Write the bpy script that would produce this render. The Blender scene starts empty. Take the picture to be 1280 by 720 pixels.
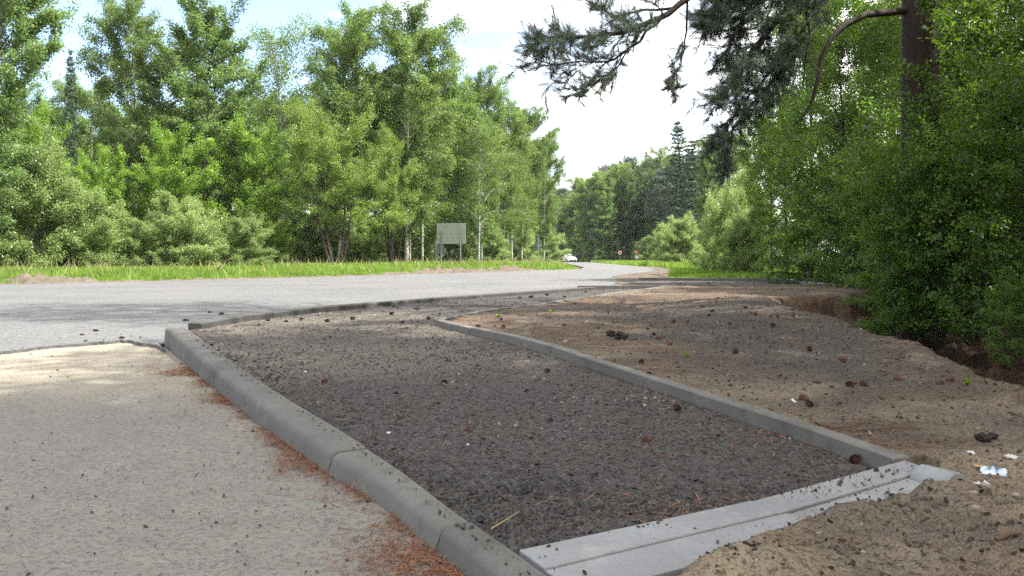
import bpy, bmesh, math, random
import numpy as np
from mathutils import Vector, Matrix

S = bpy.context.scene
COL = S.collection
R = math.radians

# ------------------------------------------------------------------ camera
F = 1033.0                        # focal length in pixels of the 1280 wide photograph
CAMH, HOR = 0.9, 318.0
PITCH = math.atan((360 - HOR) / F)
cd = bpy.data.cameras.new('camera')
cam = bpy.data.objects.new('camera', cd)
COL.objects.link(cam)
cd.sensor_width = 22.3
cd.lens = 22.3 * F / 1280
cd.clip_start, cd.clip_end = 0.05, 3000
cam.location = (0, 0, CAMH)
cam.rotation_euler = (math.pi / 2 - PITCH, 0, 0)
S.camera = cam

# ------------------------------------------------------------------ sky, sun, exposure
SUN_AZ, SUN_EL = R(100), R(56)     # azimuth to the right of straight ahead (+Y)
w = bpy.data.worlds.new('World')
S.world = w
w.use_nodes = True
nt = w.node_tree
nt.nodes.clear()
N = nt.nodes.new
out = N('ShaderNodeOutputWorld')
bg = N('ShaderNodeBackground')
bg.inputs['Strength'].default_value = 0.122
sky = N('ShaderNodeTexSky')
sky.sky_type = 'NISHITA'
sky.sun_disc = False
sky.sun_elevation = SUN_EL
sky.sun_rotation = SUN_AZ
sky.air_density = 1.0
sky.dust_density = 1.5
sky.ozone_density = 1.0
tc = N('ShaderNodeTexCoord')
sep = N('ShaderNodeSeparateXYZ')
nt.links.new(tc.outputs['Generated'], sep.inputs[0])
zc = N('ShaderNodeMath'); zc.operation = 'MAXIMUM'; zc.inputs[1].default_value = 0.04
nt.links.new(sep.outputs['Z'], zc.inputs[0])
dx = N('ShaderNodeMath'); dx.operation = 'DIVIDE'
dy = N('ShaderNodeMath'); dy.operation = 'DIVIDE'
nt.links.new(sep.outputs['X'], dx.inputs[0]); nt.links.new(zc.outputs[0], dx.inputs[1])
nt.links.new(sep.outputs['Y'], dy.inputs[0]); nt.links.new(zc.outputs[0], dy.inputs[1])
cmb = N('ShaderNodeCombineXYZ')
nt.links.new(dx.outputs[0], cmb.inputs[0]); nt.links.new(dy.outputs[0], cmb.inputs[1])
cn = N('ShaderNodeTexNoise')
cn.inputs['Scale'].default_value = 0.55
cn.inputs['Detail'].default_value = 7
cn.inputs['Roughness'].default_value = 0.58
nt.links.new(cmb.outputs[0], cn.inputs['Vector'])
cr = N('ShaderNodeValToRGB')
cr.color_ramp.elements[0].position = 0.37
cr.color_ramp.elements[0].color = (0, 0, 0, 1)
cr.color_ramp.elements[1].position = 0.60
cr.color_ramp.elements[1].color = (0.9, 0.9, 0.9, 1)
ma = N('ShaderNodeMath'); ma.operation = 'MULTIPLY_ADD'; ma.inputs[1].default_value = 0.46
nt.links.new(sep.outputs['X'], ma.inputs[0]); nt.links.new(cn.outputs['Fac'], ma.inputs[2])
mz = N('ShaderNodeMath'); mz.operation = 'MULTIPLY_ADD'; mz.inputs[1].default_value = 0.30
nt.links.new(sep.outputs['Z'], mz.inputs[0]); nt.links.new(ma.outputs[0], mz.inputs[2])
my = N('ShaderNodeMath'); my.operation = 'MULTIPLY_ADD'; my.inputs[1].default_value = -0.22
nt.links.new(sep.outputs['Y'], my.inputs[0]); nt.links.new(mz.outputs[0], my.inputs[2])
mc = N('ShaderNodeMath'); mc.operation = 'ADD'; mc.inputs[1].default_value = 0.09
nt.links.new(my.outputs[0], mc.inputs[0])
nt.links.new(mc.outputs[0], cr.inputs[0])
mx = N('ShaderNodeMix'); mx.data_type = 'RGBA'
nt.links.new(cr.outputs[0], mx.inputs['Factor'])
nt.links.new(sky.outputs[0], mx.inputs['A'])
mx.inputs['B'].default_value = (8.4, 8.1, 7.75, 1)
nt.links.new(mx.outputs['Result'], bg.inputs['Color'])
nt.links.new(bg.outputs[0], out.inputs['Surface'])

sl = bpy.data.lights.new('sun', 'SUN')
sl.energy = 5.0
sl.angle = R(0.55)
sl.color = (1.0, 0.955, 0.88)
sun = bpy.data.objects.new('sun', sl)
COL.objects.link(sun)
sv = Vector((math.sin(SUN_AZ) * math.cos(SUN_EL), math.cos(SUN_AZ) * math.cos(SUN_EL), math.sin(SUN_EL)))
sun.rotation_euler = sv.to_track_quat('Z', 'Y').to_euler()

S.view_settings.view_transform = 'Standard'
S.view_settings.look = 'None'
S.view_settings.gamma = 1
S.view_settings.use_curve_mapping = False
S.view_settings.exposure = 1.82
S.cycles.use_denoising = False
S.cycles.max_bounces = 7
S.cycles.diffuse_bounces = 3
S.cycles.transmission_bounces = 4
S.cycles.glossy_bounces = 2
S.cycles.use_adaptive_sampling = True
S.cycles.adaptive_threshold = 0.012

# ------------------------------------------------------------------ helpers
rng = np.random.default_rng(7)
random.seed(7)


def sstep(t):
    t = np.clip(t, 0, 1)
    return t * t * (3 - 2 * t)


def hash2(ix, iy, seed):
    h = (ix.astype(np.int64) * 374761393 + iy.astype(np.int64) * 668265263 + seed * 1274126177) & 0x7fffffff
    h = ((h ^ (h >> 13)) * 1274126177) & 0x7fffffff
    return ((h ^ (h >> 16)) & 0xffff) / 65535.0


def vnoise(x, y, seed=0):
    x = np.asarray(x, float); y = np.asarray(y, float)
    ix = np.floor(x); iy = np.floor(y)
    fx = x - ix; fy = y - iy
    fx = fx * fx * (3 - 2 * fx); fy = fy * fy * (3 - 2 * fy)
    a = hash2(ix, iy, seed); b = hash2(ix + 1, iy, seed)
    c = hash2(ix, iy + 1, seed); d = hash2(ix + 1, iy + 1, seed)
    return (a * (1 - fx) + b * fx) * (1 - fy) + (c * (1 - fx) + d * fx) * fy


def fbm(x, y, seed=0, octv=4, gain=0.5):
    s = 0; a = 1; t = 0
    for o in range(octv):
        s = s + a * vnoise(x * 2 ** o + 17.3 * o, y * 2 ** o - 9.1 * o, seed + o)
        t += a; a *= gain
    return s / t - 0.5


def zb(y):
    """level of the crushed asphalt bed: rises from the dropped end near the camera"""
    return 0.05 + 0.10 * sstep((np.asarray(y, float) - 2.0) / 7.0)


def far_drop(y):
    return -0.0055 * np.maximum(0, np.asarray(y, float) - 50)


def at(px, py, z=0.0):
    """point on the level z (a number or a function of y) seen at a photo pixel"""
    d = Vector(((px - 640) / F, -(py - 360) / F, -1))
    d.rotate(cam.rotation_euler)
    zz = z if not callable(z) else 0.1
    for _ in range(12):
        t = (zz - CAMH) / d.z
        p = Vector((0, 0, CAMH)) + d * t
        if not callable(z):
            break
        zz = float(z(p.y))
    return p


def pt(px, py, Y):
    """point at depth Y seen at a photo pixel"""
    d = Vector(((px - 640) / F, -(py - 360) / F, -1))
    d.rotate(cam.rotation_euler)
    return Vector((0, 0, CAMH)) + d * (Y / d.y)


def new_mesh(name, verts, faces, smooth=False):
    """verts (n,3) array, faces (m,k) array or list of such arrays"""
    if not isinstance(faces, list):
        faces = [faces]
    faces = [np.asarray(f, dtype=np.int32) for f in faces if len(f)]
    me = bpy.data.meshes.new(name)
    verts = np.asarray(verts, dtype=np.float32)
    me.vertices.add(len(verts))
    me.vertices.foreach_set('co', verts.ravel())
    li = np.concatenate([f.ravel() for f in faces])
    tot = np.concatenate([np.full(len(f), f.shape[1], np.int32) for f in faces])
    st = np.concatenate([[0], np.cumsum(tot)[:-1]]).astype(np.int32)
    me.loops.add(len(li))
    me.loops.foreach_set('vertex_index', li)
    me.polygons.add(len(tot))
    me.polygons.foreach_set('loop_start', st)
    me.polygons.foreach_set('loop_total', tot)
    if smooth:
        me.polygons.foreach_set('use_smooth', np.ones(len(tot), bool))
    me.update(calc_edges=True)
    me.validate()
    return me


def set_attr(me, name, vals):
    a = me.attributes.new(name, 'FLOAT', 'POINT')
    a.data.foreach_set('value', np.asarray(vals, np.float32))


def link(name, me, mat=None, parent=None):
    o = bpy.data.objects.new(name, me)
    COL.objects.link(o)
    if mat is not None and me is not None and not me.materials:
        me.materials.append(mat)
    if parent is not None:
        o.parent = parent
    return o


def tag(o, label, cat, group=None, kind=None):
    o['label'] = label
    if cat: o['category'] = cat
    if group: o['group'] = group
    if kind: o['kind'] = kind
    return o


def thing(name, label, cat, loc=(0, 0, 0), rz=0.0, group=None):
    o = bpy.data.objects.new(name, None)
    COL.objects.link(o)
    o.empty_display_size = 0.2
    o.location = loc
    o.rotation_euler = (0, 0, rz)
    return tag(o, label, cat, group)


def copy_tree(root):
    r = root.copy(); COL.objects.link(r)
    for ch in list(root.children):
        c = ch.copy(); COL.objects.link(c); c.parent = r
        for g in list(ch.children):
            d = g.copy(); COL.objects.link(d); d.parent = c
    return r


def mat(name):
    m = bpy.data.materials.new(name)
    m.use_nodes = True
    n = m.node_tree
    n.nodes.clear()
    return m, n


class NB:
    """small node builder"""
    def __init__(self, name, k=1.0):
        self.k = k
        self.m, self.t = mat(name)
        self.out = self.t.nodes.new('ShaderNodeOutputMaterial')

    def n(self, typ, **kw):
        nd = self.t.nodes.new(typ)
        for k, v in kw.items():
            setattr(nd, k, v)
        return nd

    def l(self, a, b):
        self.t.links.new(a, b)

    def noise(self, scale, detail=4, rough=0.55, vec=None):
        nd = self.n('ShaderNodeTexNoise')
        nd.inputs['Scale'].default_value = scale
        nd.inputs['Detail'].default_value = detail
        nd.inputs['Roughness'].default_value = rough
        if vec is None: vec = self.obj()
        self.l(vec, nd.inputs['Vector'])
        return nd.outputs['Fac']

    def voro(self, scale, vec=None, out='Color', feature='F1'):
        nd = self.n('ShaderNodeTexVoronoi', feature=feature)
        nd.inputs['Scale'].default_value = scale
        if vec is None: vec = self.obj()
        self.l(vec, nd.inputs['Vector'])
        return nd.outputs[out]

    def obj(self):
        if not hasattr(self, '_o'):
            self._o = self.n('ShaderNodeTexCoord').outputs['Object']
        return self._o

    def geo(self):
        if not hasattr(self, '_g'):
            self._g = self.n('ShaderNodeNewGeometry').outputs['Position']
        return self._g

    def ramp(self, fac, stops):
        nd = self.n('ShaderNodeValToRGB')
        e = nd.color_ramp.elements
        while len(e) < len(stops): e.new(0.5)
        for i, (p, c) in enumerate(stops):
            e[i].position = p
            e[i].color = (c, c, c, 1) if isinstance(c, (int, float)) else (*c, 1)
        self.l(fac, nd.inputs[0])
        return nd.outputs[0]

    def mix(self, fac, a, b, mode='MIX'):
        nd = self.n('ShaderNodeMix', data_type='RGBA', blend_type=mode)
        for s, v in (('Factor', fac), ('A', a), ('B', b)):
            if isinstance(v, bpy.types.NodeSocket): self.l(v, nd.inputs[s])
            elif isinstance(v, (int, float)):
                nd.inputs[s].default_value = v if s == 'Factor' else (v, v, v, 1)
            else: nd.inputs[s].default_value = (*v, 1)
        return nd.outputs['Result']

    def attr(self, name):
        return self.n('ShaderNodeAttribute', attribute_name=name).outputs['Fac']

    def math(self, op, a, b=None, clamp=False):
        nd = self.n('ShaderNodeMath', operation=op, use_clamp=clamp)
        for i, v in enumerate((a, b)):
            if v is None: continue
            if isinstance(v, bpy.types.NodeSocket): self.l(v, nd.inputs[i])
            else: nd.inputs[i].default_value = v
        return nd.outputs[0]

    def bump(self, h, strength=0.5, dist=0.01, normal=None):
        nd = self.n('ShaderNodeBump')
        nd.inputs['Strength'].default_value = strength
        nd.inputs['Distance'].default_value = dist
        self.l(h, nd.inputs['Height'])
        if normal is not None: self.l(normal, nd.inputs['Normal'])
        return nd.outputs[0]

    def principled(self, col, rough=0.9, normal=None, spec=0.3, metal=0.0):
        p = self.n('ShaderNodeBsdfPrincipled')
        if self.k != 1: col = self.mix(1.0, col, self.k, 'MULTIPLY')
        if isinstance(col, bpy.types.NodeSocket): self.l(col, p.inputs['Base Color'])
        else: p.inputs['Base Color'].default_value = (*col, 1)
        if isinstance(rough, bpy.types.NodeSocket): self.l(rough, p.inputs['Roughness'])
        else: p.inputs['Roughness'].default_value = rough
        p.inputs['Specular IOR Level'].default_value = spec
        p.inputs['Metallic'].default_value = metal
        if normal is not None: self.l(normal, p.inputs['Normal'])
        self.l(p.outputs[0], self.out.inputs['Surface'])
        return self.m


def leaf_mat(name, dark, light, trans, tmix=0.42, rough=0.42, gloss=0.35):
    b = NB(name)
    t = b.attr('tint')
    ri = b.n('ShaderNodeObjectInfo').outputs['Random']
    c = b.mix(t, dark, light)
    k = b.math('MULTIPLY_ADD', ri, 0.3)
    k.node.inputs[2].default_value = 0.85
    c = b.mix(1.0, c, k, 'MULTIPLY')
    p = b.n('ShaderNodeBsdfPrincipled')
    b.l(c, p.inputs['Base Color'])
    p.inputs['Roughness'].default_value = rough
    p.inputs['Specular IOR Level'].default_value = gloss
    tr = b.n('ShaderNodeBsdfTranslucent')
    b.l(b.mix(1.0, b.mix(t, [v * 0.75 for v in trans], trans), k, 'MULTIPLY'), tr.inputs['Color'])
    ms = b.n('ShaderNodeMixShader')
    ms.inputs[0].default_value = tmix
    b.l(p.outputs[0], ms.inputs[1]); b.l(tr.outputs[0], ms.inputs[2])
    b.l(ms.outputs[0], b.out.inputs['Surface'])
    return b.m


# ------------------------------------------------------------------ materials
def concrete(name, base, stain=0.8, sc=1.0):
    b = NB(name, 0.55)
    v = b.geo()
    n1 = b.noise(2.3 * sc, 5, 0.6, v)
    n2 = b.noise(60, 3, 0.6, v)
    n3 = b.noise(9, 4, 0.65, v)
    c = b.mix(b.ramp(n1, [(0.3, 0.0), (0.7, 1.0)]), [x * (1 - 0.35 * stain) for x in base], [x * 1.1 for x in base])
    c = b.mix(b.ramp(n3, [(0.55, 0.0), (0.72, 0.45)]), c, [base[0] * 0.75, base[1] * 0.7, base[2] * 0.62])
    c = b.mix(b.ramp(n2, [(0.35, 0.3), (0.65, 0.0)]), c, [x * 0.6 for x in base])
    n5 = b.noise(4.2 * sc, 6, 0.7, v)
    c = b.mix(b.ramp(n5, [(0.55, 0.0), (0.64, 0.5)]), c, [base[0] * .5, base[1] * .47, base[2] * .43])
    c = b.mix(b.ramp(n5, [(0.33, 0.4), (0.42, 0.0)]), c, [base[0] * 1.45, base[1] * 1.4, base[2] * 1.32])
    pits = b.voro(55, v, 'Distance')
    c = b.mix(b.ramp(pits, [(0.06, 0.55), (0.13, 0.0)]), c, (0.06, 0.06, 0.06))
    ri = b.n('ShaderNodeObjectInfo').outputs['Random']
    k = b.math('MULTIPLY_ADD', ri, 0.22); k.node.inputs[2].default_value = 0.9
    c = b.mix(1.0, c, k, 'MULTIPLY')
    h = b.math('ADD', n2, b.math('MULTIPLY', b.ramp(pits, [(0.05, 0.0), (0.14, 1.0)]), 0.5))
    return b.principled(c, 0.88, b.bump(h, 0.35, 0.003), 0.25)


M = {}
M['kerb'] = concrete('kerb_concrete', (0.185, 0.178, 0.165))
M['road_kerb'] = concrete('road_kerb_concrete', (0.105, 0.103, 0.10))
M['slab'] = concrete('slab_concrete', (0.34, 0.35, 0.36))
M['border'] = concrete('border_concrete', (0.21, 0.20, 0.183))

# asphalt road
b = NB('asphalt', 0.54); v = b.geo()
n1 = b.noise(0.35, 4, 0.6, v); n2 = b.noise(90, 2, 0.7, v); n3 = b.noise(3.0, 5, 0.65, v)
vs = b.voro(48, v, 'Color')
spk = b.n('ShaderNodeSeparateColor'); b.l(vs, spk.inputs[0])
c = b.mix(b.ramp(n1, [(0.35, 0.0), (0.65, 1.0)]), (0.135, 0.138, 0.145), (0.185, 0.185, 0.185))
c = b.mix(b.ramp(n3, [(0.5, 0.0), (0.75, 0.5)]), c, (0.21, 0.2, 0.18))
c = b.mix(b.ramp(spk.outputs[0], [(0.0, 0.45), (0.5, 0.0)]), c, (0.05, 0.05, 0.055))
c = b.mix(b.ramp(spk.outputs[1], [(0.82, 0.0), (1.0, 0.6)]), c, (0.36, 0.35, 0.33))
M['asphalt'] = b.principled(c, 0.78, b.bump(b.math('ADD', n2, spk.outputs[2]), 0.9, 0.012), 0.4)

# apron: old sandy surface
b = NB('apron_sand', 0.60); v = b.geo()
n1 = b.noise(0.55, 5, 0.6, v); n2 = b.noise(6, 5, 0.65, v); n3 = b.noise(40, 3, 0.7, v); n4 = b.noise(160, 2, 0.6, v)
sand = b.attr('sand')
c = b.mix(b.ramp(n2, [(0.3, 0.0), (0.7, 1.0)]), (0.215, 0.201, 0.179), (0.285, 0.266, 0.234))
c = b.mix(sand, c, b.mix(n2, (0.33, 0.29, 0.215), (0.42, 0.375, 0.285)))
c = b.mix(b.ramp(n1, [(0.5, 0.0), (0.75, 0.35)]), c, (0.17, 0.165, 0.16))
c = b.mix(b.ramp(n3, [(0.36, 0.7), (0.52, 0.0)]), c, (0.10, 0.09, 0.08))
c = b.mix(b.ramp(n4, [(0.52, 0.0), (0.66, 0.4)]), c, (0.40, 0.37, 0.32))
c = b.mix(b.ramp(n4, [(0.34, 0.5), (0.45, 0.0)]), c, (0.11, 0.10, 0.09))
M['apron'] = b.principled(c, 0.92, b.bump(b.math('ADD', n3, b.math('MULTIPLY', n4, 0.5)), 0.45, 0.006), 0.2)

# crushed asphalt bed
b = NB('crushed_asphalt', 0.52); v = b.geo()
n1 = b.noise(0.8, 5, 0.6, v); n2 = b.noise(12, 4, 0.7, v)
vs = b.voro(70, v, 'Color'); vd = b.voro(70, v, 'Distance')
sp = b.n('ShaderNodeSeparateColor'); b.l(vs, sp.inputs[0])
dust = b.attr('dust')
c = b.mix(sp.outputs[0], (0.025, 0.021, 0.02), (0.095, 0.082, 0.076))
c = b.mix(b.ramp(sp.outputs[1], [(0.84, 0.0), (0.95, 0.7)]), c, (0.16, 0.145, 0.13))
c = b.mix(b.math('MULTIPLY', dust, b.ramp(n2, [(0.3, 0.35), (0.65, 1.0)])), c, (0.235, 0.195, 0.15))
M['crushed'] = b.principled(c, 0.85, b.bump(b.math('ADD', b.math('MULTIPLY', vd, -1.2), sp.outputs[2]), 0.8, 0.012), 0.35)

# chips of crushed asphalt
b = NB('asphalt_chips', 0.52)
t = b.attr('tint')
c = b.ramp(t, [(0.0, (0.022, 0.02, 0.019)), (0.5, (0.062, 0.054, 0.05)), (0.8, (0.115, 0.10, 0.094)), (0.93, (0.17, 0.12, 0.10)), (1.0, (0.36, 0.32, 0.28))])
M['chips'] = b.principled(c, 0.72, None, 0.4)

# bare soil
b = NB('bare_soil', 0.54); v = b.geo()
n1 = b.noise(1.3, 5, 0.6, v); n2 = b.noise(8, 5, 0.7, v); n3 = b.noise(45, 3, 0.7, v); n4 = b.noise(140, 2, 0.6, v)
grv = b.attr('gravel'); tan = b.attr('sand')
c = b.mix(b.ramp(n2, [(0.3, 0.0), (0.7, 1.0)]), (0.118, 0.076, 0.047), (0.225, 0.152, 0.098))
c = b.mix(tan, c, b.mix(n2, (0.235, 0.182, 0.125), (0.37, 0.30, 0.21)))
c = b.mix(b.ramp(n1, [(0.42, 0.0), (0.62, 0.75)]), c, (0.10, 0.083, 0.07))
vs = b.voro(75, v, 'Color')
sp = b.n('ShaderNodeSeparateColor'); b.l(vs, sp.inputs[0])
c = b.mix(b.math('MULTIPLY', b.attr('dug'), b.ramp(n2, [(0.4, 1.0), (0.62, 0.25)])), c, (0.085, 0.042, 0.024))
gc = b.mix(sp.outputs[0], (0.035, 0.033, 0.032), (0.12, 0.108, 0.10))
c = b.mix(b.math('MULTIPLY', grv, b.ramp(n2, [(0.3, 0.55), (0.6, 1.0)])), c, gc)
c = b.mix(b.ramp(n3, [(0.34, 0.75), (0.5, 0.0)]), c, (0.035, 0.026, 0.019))
c = b.mix(b.ramp(n4, [(0.54, 0.0), (0.68, 0.5)]), c, (0.32, 0.27, 0.21))
c = b.mix(b.ramp(n4, [(0.34, 0.6), (0.46, 0.0)]), c, (0.04, 0.03, 0.022))
M['soil'] = b.principled(c, 0.95, b.bump(b.math('ADD', n3, b.math('MULTIPLY', n2, 0.8)), 0.7, 0.014), 0.15)

# surrounding ground
b = NB('ground'); v = b.geo()
n1 = b.noise(0.9, 5, 0.65, v); n2 = b.noise(14, 4, 0.7, v)
g = b.attr('grass'); gv = b.attr('gravel')
c = b.mix(n2, (0.022, 0.017, 0.010), (0.07, 0.052, 0.03))
c = b.mix(b.ramp(n1, [(0.5, 0.0), (0.65, 0.6)]), c, (0.03, 0.045, 0.014))
c = b.mix(g, c, b.mix(n2, (0.05, 0.08, 0.018), (0.11, 0.16, 0.035)))
c = b.mix(gv, c, b.mix(n2, (0.12, 0.10, 0.08), (0.30, 0.26, 0.21)))
M['ground'] = b.principled(c, 0.95, b.bump(n2, 0.8, 0.05), 0.1)

M['dirt'] = None
b = NB('dug_dirt', 0.43); v = b.geo()
n2 = b.noise(5, 5, 0.7, v); n3 = b.noise(30, 3, 0.7, v)
c = b.mix(b.ramp(n2, [(0.3, 0.0), (0.7, 1.0)]), (0.12, 0.098, 0.076), (0.29, 0.245, 0.195))
c = b.mix(b.ramp(n3, [(0.3, 0.5), (0.5, 0.0)]), c, (0.06, 0.045, 0.035))
M['dirt'] = b.principled(c, 0.95, b.bump(n3, 0.7, 0.03), 0.1)

# foliage
M['leaf_birch'] = leaf_mat('leaf_birch', (0.06, 0.105, 0.028), (0.12, 0.18, 0.045), (0.24, 0.37, 0.06))
M['leaf_aspen'] = leaf_mat('leaf_aspen', (0.06, 0.105, 0.034), (0.11, 0.165, 0.052), (0.22, 0.35, 0.07))
M['leaf_maple'] = leaf_mat('leaf_maple', (0.065, 0.125, 0.022), (0.13, 0.22, 0.035), (0.30, 0.48, 0.045))
M['leaf_willow'] = leaf_mat('leaf_willow', (0.125, 0.185, 0.058), (0.24, 0.31, 0.11), (0.32, 0.45, 0.12), rough=0.38)
M['leaf_sallow'] = leaf_mat('leaf_sallow', (0.075, 0.125, 0.03), (0.16, 0.22, 0.05), (0.30, 0.44, 0.06))
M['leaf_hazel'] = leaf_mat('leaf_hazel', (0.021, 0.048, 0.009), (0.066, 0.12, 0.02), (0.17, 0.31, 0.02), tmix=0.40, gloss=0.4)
M['needle_spruce'] = leaf_mat('needle_spruce', (0.024, 0.048, 0.024), (0.048, 0.082, 0.038), (0.05, 0.08, 0.03), 0.15, 0.6, 0.25)
M['needle_pine'] = leaf_mat('needle_pine', (0.048, 0.07, 0.048), (0.10, 0.13, 0.088), (0.07, 0.11, 0.04), 0.2, 0.5, 0.35)
M['grass'] = leaf_mat('grass_blades', (0.085, 0.15, 0.024), (0.15, 0.235, 0.042), (0.26, 0.40, 0.05), 0.45, 0.5, 0.2)


def bark(name, a, c2, sc, birch=False):
    b = NB(name); v = b.obj()
    mp = b.n('ShaderNodeMapping'); mp.inputs['Scale'].default_value = (1, 1, 0.25) if not birch else (0.4, 0.4, 2.6)
    b.l(v, mp.inputs['Vector'])
    n = b.noise(sc, 5, 0.65, mp.outputs[0])
    if birch:
        c = b.mix(b.ramp(n, [(0.54, 0.0), (0.60, 1.0)]), a, c2)
        sz = b.n('ShaderNodeSeparateXYZ'); b.l(v, sz.inputs[0])
        n2 = b.noise(1.1, 2, 0.5, v)
        low = b.math('ADD', b.math('MULTIPLY', sz.outputs['Z'], -0.5), b.math('ADD', n2, 0.35))
        c = b.mix(b.ramp(low, [(0.25, 0.0), (0.6, 0.8)]), c, (0.05, 0.045, 0.04))
    else:
        c = b.mix(n, a, c2)
    M[name] = b.principled(c, 0.9, b.bump(n, 0.9, 0.03), 0.15)


bark('bark_birch', (0.34, 0.33, 0.30), (0.05, 0.045, 0.04), 5, True)
bark('bark_dark', (0.016, 0.013, 0.011), (0.055, 0.045, 0.036), 9)
bark('bark_grey', (0.05, 0.046, 0.038), (0.15, 0.135, 0.11), 9)
bark('bark_pine', (0.010, 0.008, 0.006), (0.045, 0.032, 0.025), 8)

# ------------------------------------------------------------------ layout lines (world metres)
L_EDGE = [(-56.7, -32.2), (-14.7, 23.8), (-7.2, 31.6), (-2.25, 39.4), (4.1, 49), (5.2, 60), (5.6, 69), (6.5, 90), (7.3, 109),
          (7.0, 125), (4, 140), (-4, 155), (-40, 185), (-90, 215)]
R_FAR = [(-90, 244), (-40, 212), (-10, 191), (3, 180), (11, 168), (13.8, 150), (13.1, 129), (11.3, 90), (10.2, 66), (8.6, 50),
         (7.4, 43), (5.2, 37), (3.9, 32.5), (3.45, 27)]

KERB_BOT = [at(205, 441, 0.0), at(300, 517, 0.0), at(360, 562, 0.0), at(420, 600, 0.005), at(475, 630, 0.01), at(550, 677, 0.02), at(597, 709, 0.02)]
ktop = lambda y: zb(y) + 0.038
KERB_TOP = [at(230, 408, ktop), at(320, 471, ktop), at(365, 500, ktop), at(435, 541, ktop), at(510, 590, ktop), at(565, 632, ktop), at(647, 688, ktop)]
KA = Vector((-3.22, 7.66)); KB = Vector((-0.04, 2.28))         # front foot of the big kerb
kdir = (KB - KA).normalized(); knrm = Vector((-kdir.y, kdir.x))
if knrm.x < 0: knrm = -knrm


def line_xy(pts):
    return [(p.x, p.y) for p in pts]


btop = lambda y: zb(y) + 0.07
ROADK = [at(236, 405, lambda y: zb(y) + .05), at(300, 394, lambda y: zb(y) + .05), at(400, 383.5, lambda y: zb(y) + .05), at(560, 370.5, lambda y: zb(y) + .05),
         at(700, 361, lambda y: zb(y) + .05), at(760, 357, lambda y: zb(y) + .05)]
BORD = [at(1128, 571, btop), at(1000, 528, btop), at(860, 484, btop), at(700, 434.5, btop), at(640, 418, btop), at(590, 408.5, btop), at(562, 402.5, btop), at(548, 398.5, btop)]
SIDE = [at(548, 398.5, btop), at(600, 389, btop), at(680, 378.5, btop), at(760, 367, btop), at(800, 361.5, btop), at(832, 357.5, btop)]
FRONT2 = [at(722, 357.3, btop), at(832, 357.0, btop), at(940, 356.3, btop), at(1038, 355.3, btop)]
BACK2 = [at(798, 347.6, btop), at(860, 347.9, btop), at(985, 348.9, btop)]
END2 = [at(985, 348.9, btop), at(1038, 355.3, btop)]
sl_z = lambda y: 0.085 + 0.04 * sstep((np.asarray(y) - 2.1) / 1.2)
SLAB_IN = [at(648, 687, sl_z), at(940, 625, sl_z), at(1131, 574, sl_z)]
SLAB_MID = [at(680, 710, sl_z), at(972, 641, sl_z), at(1163, 585, sl_z)]


def pip(poly, x, y):
    poly = np.asarray(poly, float)
    inside = np.zeros(np.shape(x), bool)
    j = len(poly) - 1
    for i in range(len(poly)):
        xi, yi = poly[i]; xj, yj = poly[j]
        if yi != yj:
            c = ((yi > y) != (yj > y)) & (x < (xj - xi) * (y - yi) / (yj - yi) + xi)
            inside ^= c
        j = i
    return inside


def dist_pl(pl, x, y):
    """distance to a polyline, and the signed side (left positive)"""
    pl = np.asarray(pl, float)
    best = np.full(np.shape(x), 1e9); sgn = np.zeros(np.shape(x))
    for (ax, ay), (bx, by) in zip(pl[:-1], pl[1:]):
        ex, ey = bx - ax, by - ay
        l2 = ex * ex + ey * ey + 1e-12
        t = np.clip(((x - ax) * ex + (y - ay) * ey) / l2, 0, 1)
        d = np.hypot(x - ax - t * ex, y - ay - t * ey)
        s = ex * (y - ay) - ey * (x - ax)
        m = d < best
        best = np.where(m, d, best); sgn = np.where(m, np.sign(s), sgn)
    return best, sgn


BED_POLY = (line_xy([KERB_TOP[6]]) + line_xy(KERB_TOP[::-1][1:]) + line_xy(ROADK[1:]) + line_xy(BACK2) + line_xy(END2[1:]) +
            line_xy(FRONT2[::-1][:-1][0:3]) + line_xy(SIDE[::-1]) + line_xy(BORD[::-1][1:]) + line_xy(SLAB_IN[::-1][1:]))
# shift the near kerb side of the polygon into the kerb's body
BED_POLY = [(x - 0.04, y - 0.03) if i < 7 else (x, y) for i, (x, y) in enumerate(BED_POLY)]
ROAD_EDGE_NEAR = [(p.x - 0.10, p.y + 0.05) for p in ROADK][::-1]
RAGGED = [(205, 437), (196, 432), (188, 429.5), (176, 428.5), (166, 426), (150, 424.5), (136, 426.5), (120, 427.5), (104, 429), (84, 430.5), (66, 431.5), (44, 434),
          (22, 437), (0, 439.5), (-60, 447), (-160, 458), (-300, 474)]
RAG = []
for i, (a, c_) in enumerate(RAGGED):
    p = at(a, c_, 0.03)
    RAG.append((p.x, p.y))
RAG2 = []
for (x0, y0), (x1, y1) in zip(RAG[:-1], RAG[1:]):
    n = max(2, int(math.hypot(x1 - x0, y1 - y0) / 0.035))
    for k in range(n):
        t = k / n
        j_ = random.uniform(-.03, .03) if k else 0
        l_ = math.hypot(x1 - x0, y1 - y0)
        RAG2.append((x0 + (x1 - x0) * t - (y1 - y0) / l_ * j_, y0 + (y1 - y0) * t + (x1 - x0) / l_ * j_))
RAG2 += [RAG[-1], (-8, 1.0), (-16, -9), (-46, -42)]
ROAD_POLY = L_EDGE + R_FAR + ROAD_EDGE_NEAR + [(-3.30, 8.45), (-3.42, 8.0)] + RAG2

SHOULDER = [(3.45, 27), (3.9, 32.5), (5.2, 37), (7.4, 43), (8.6, 50), (10.2, 66), (11.0, 66), (9.6, 50), (8.6, 43), (6.6, 36), (6.0, 30), (4.0, 24.6), (2.6, 21)]

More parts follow.
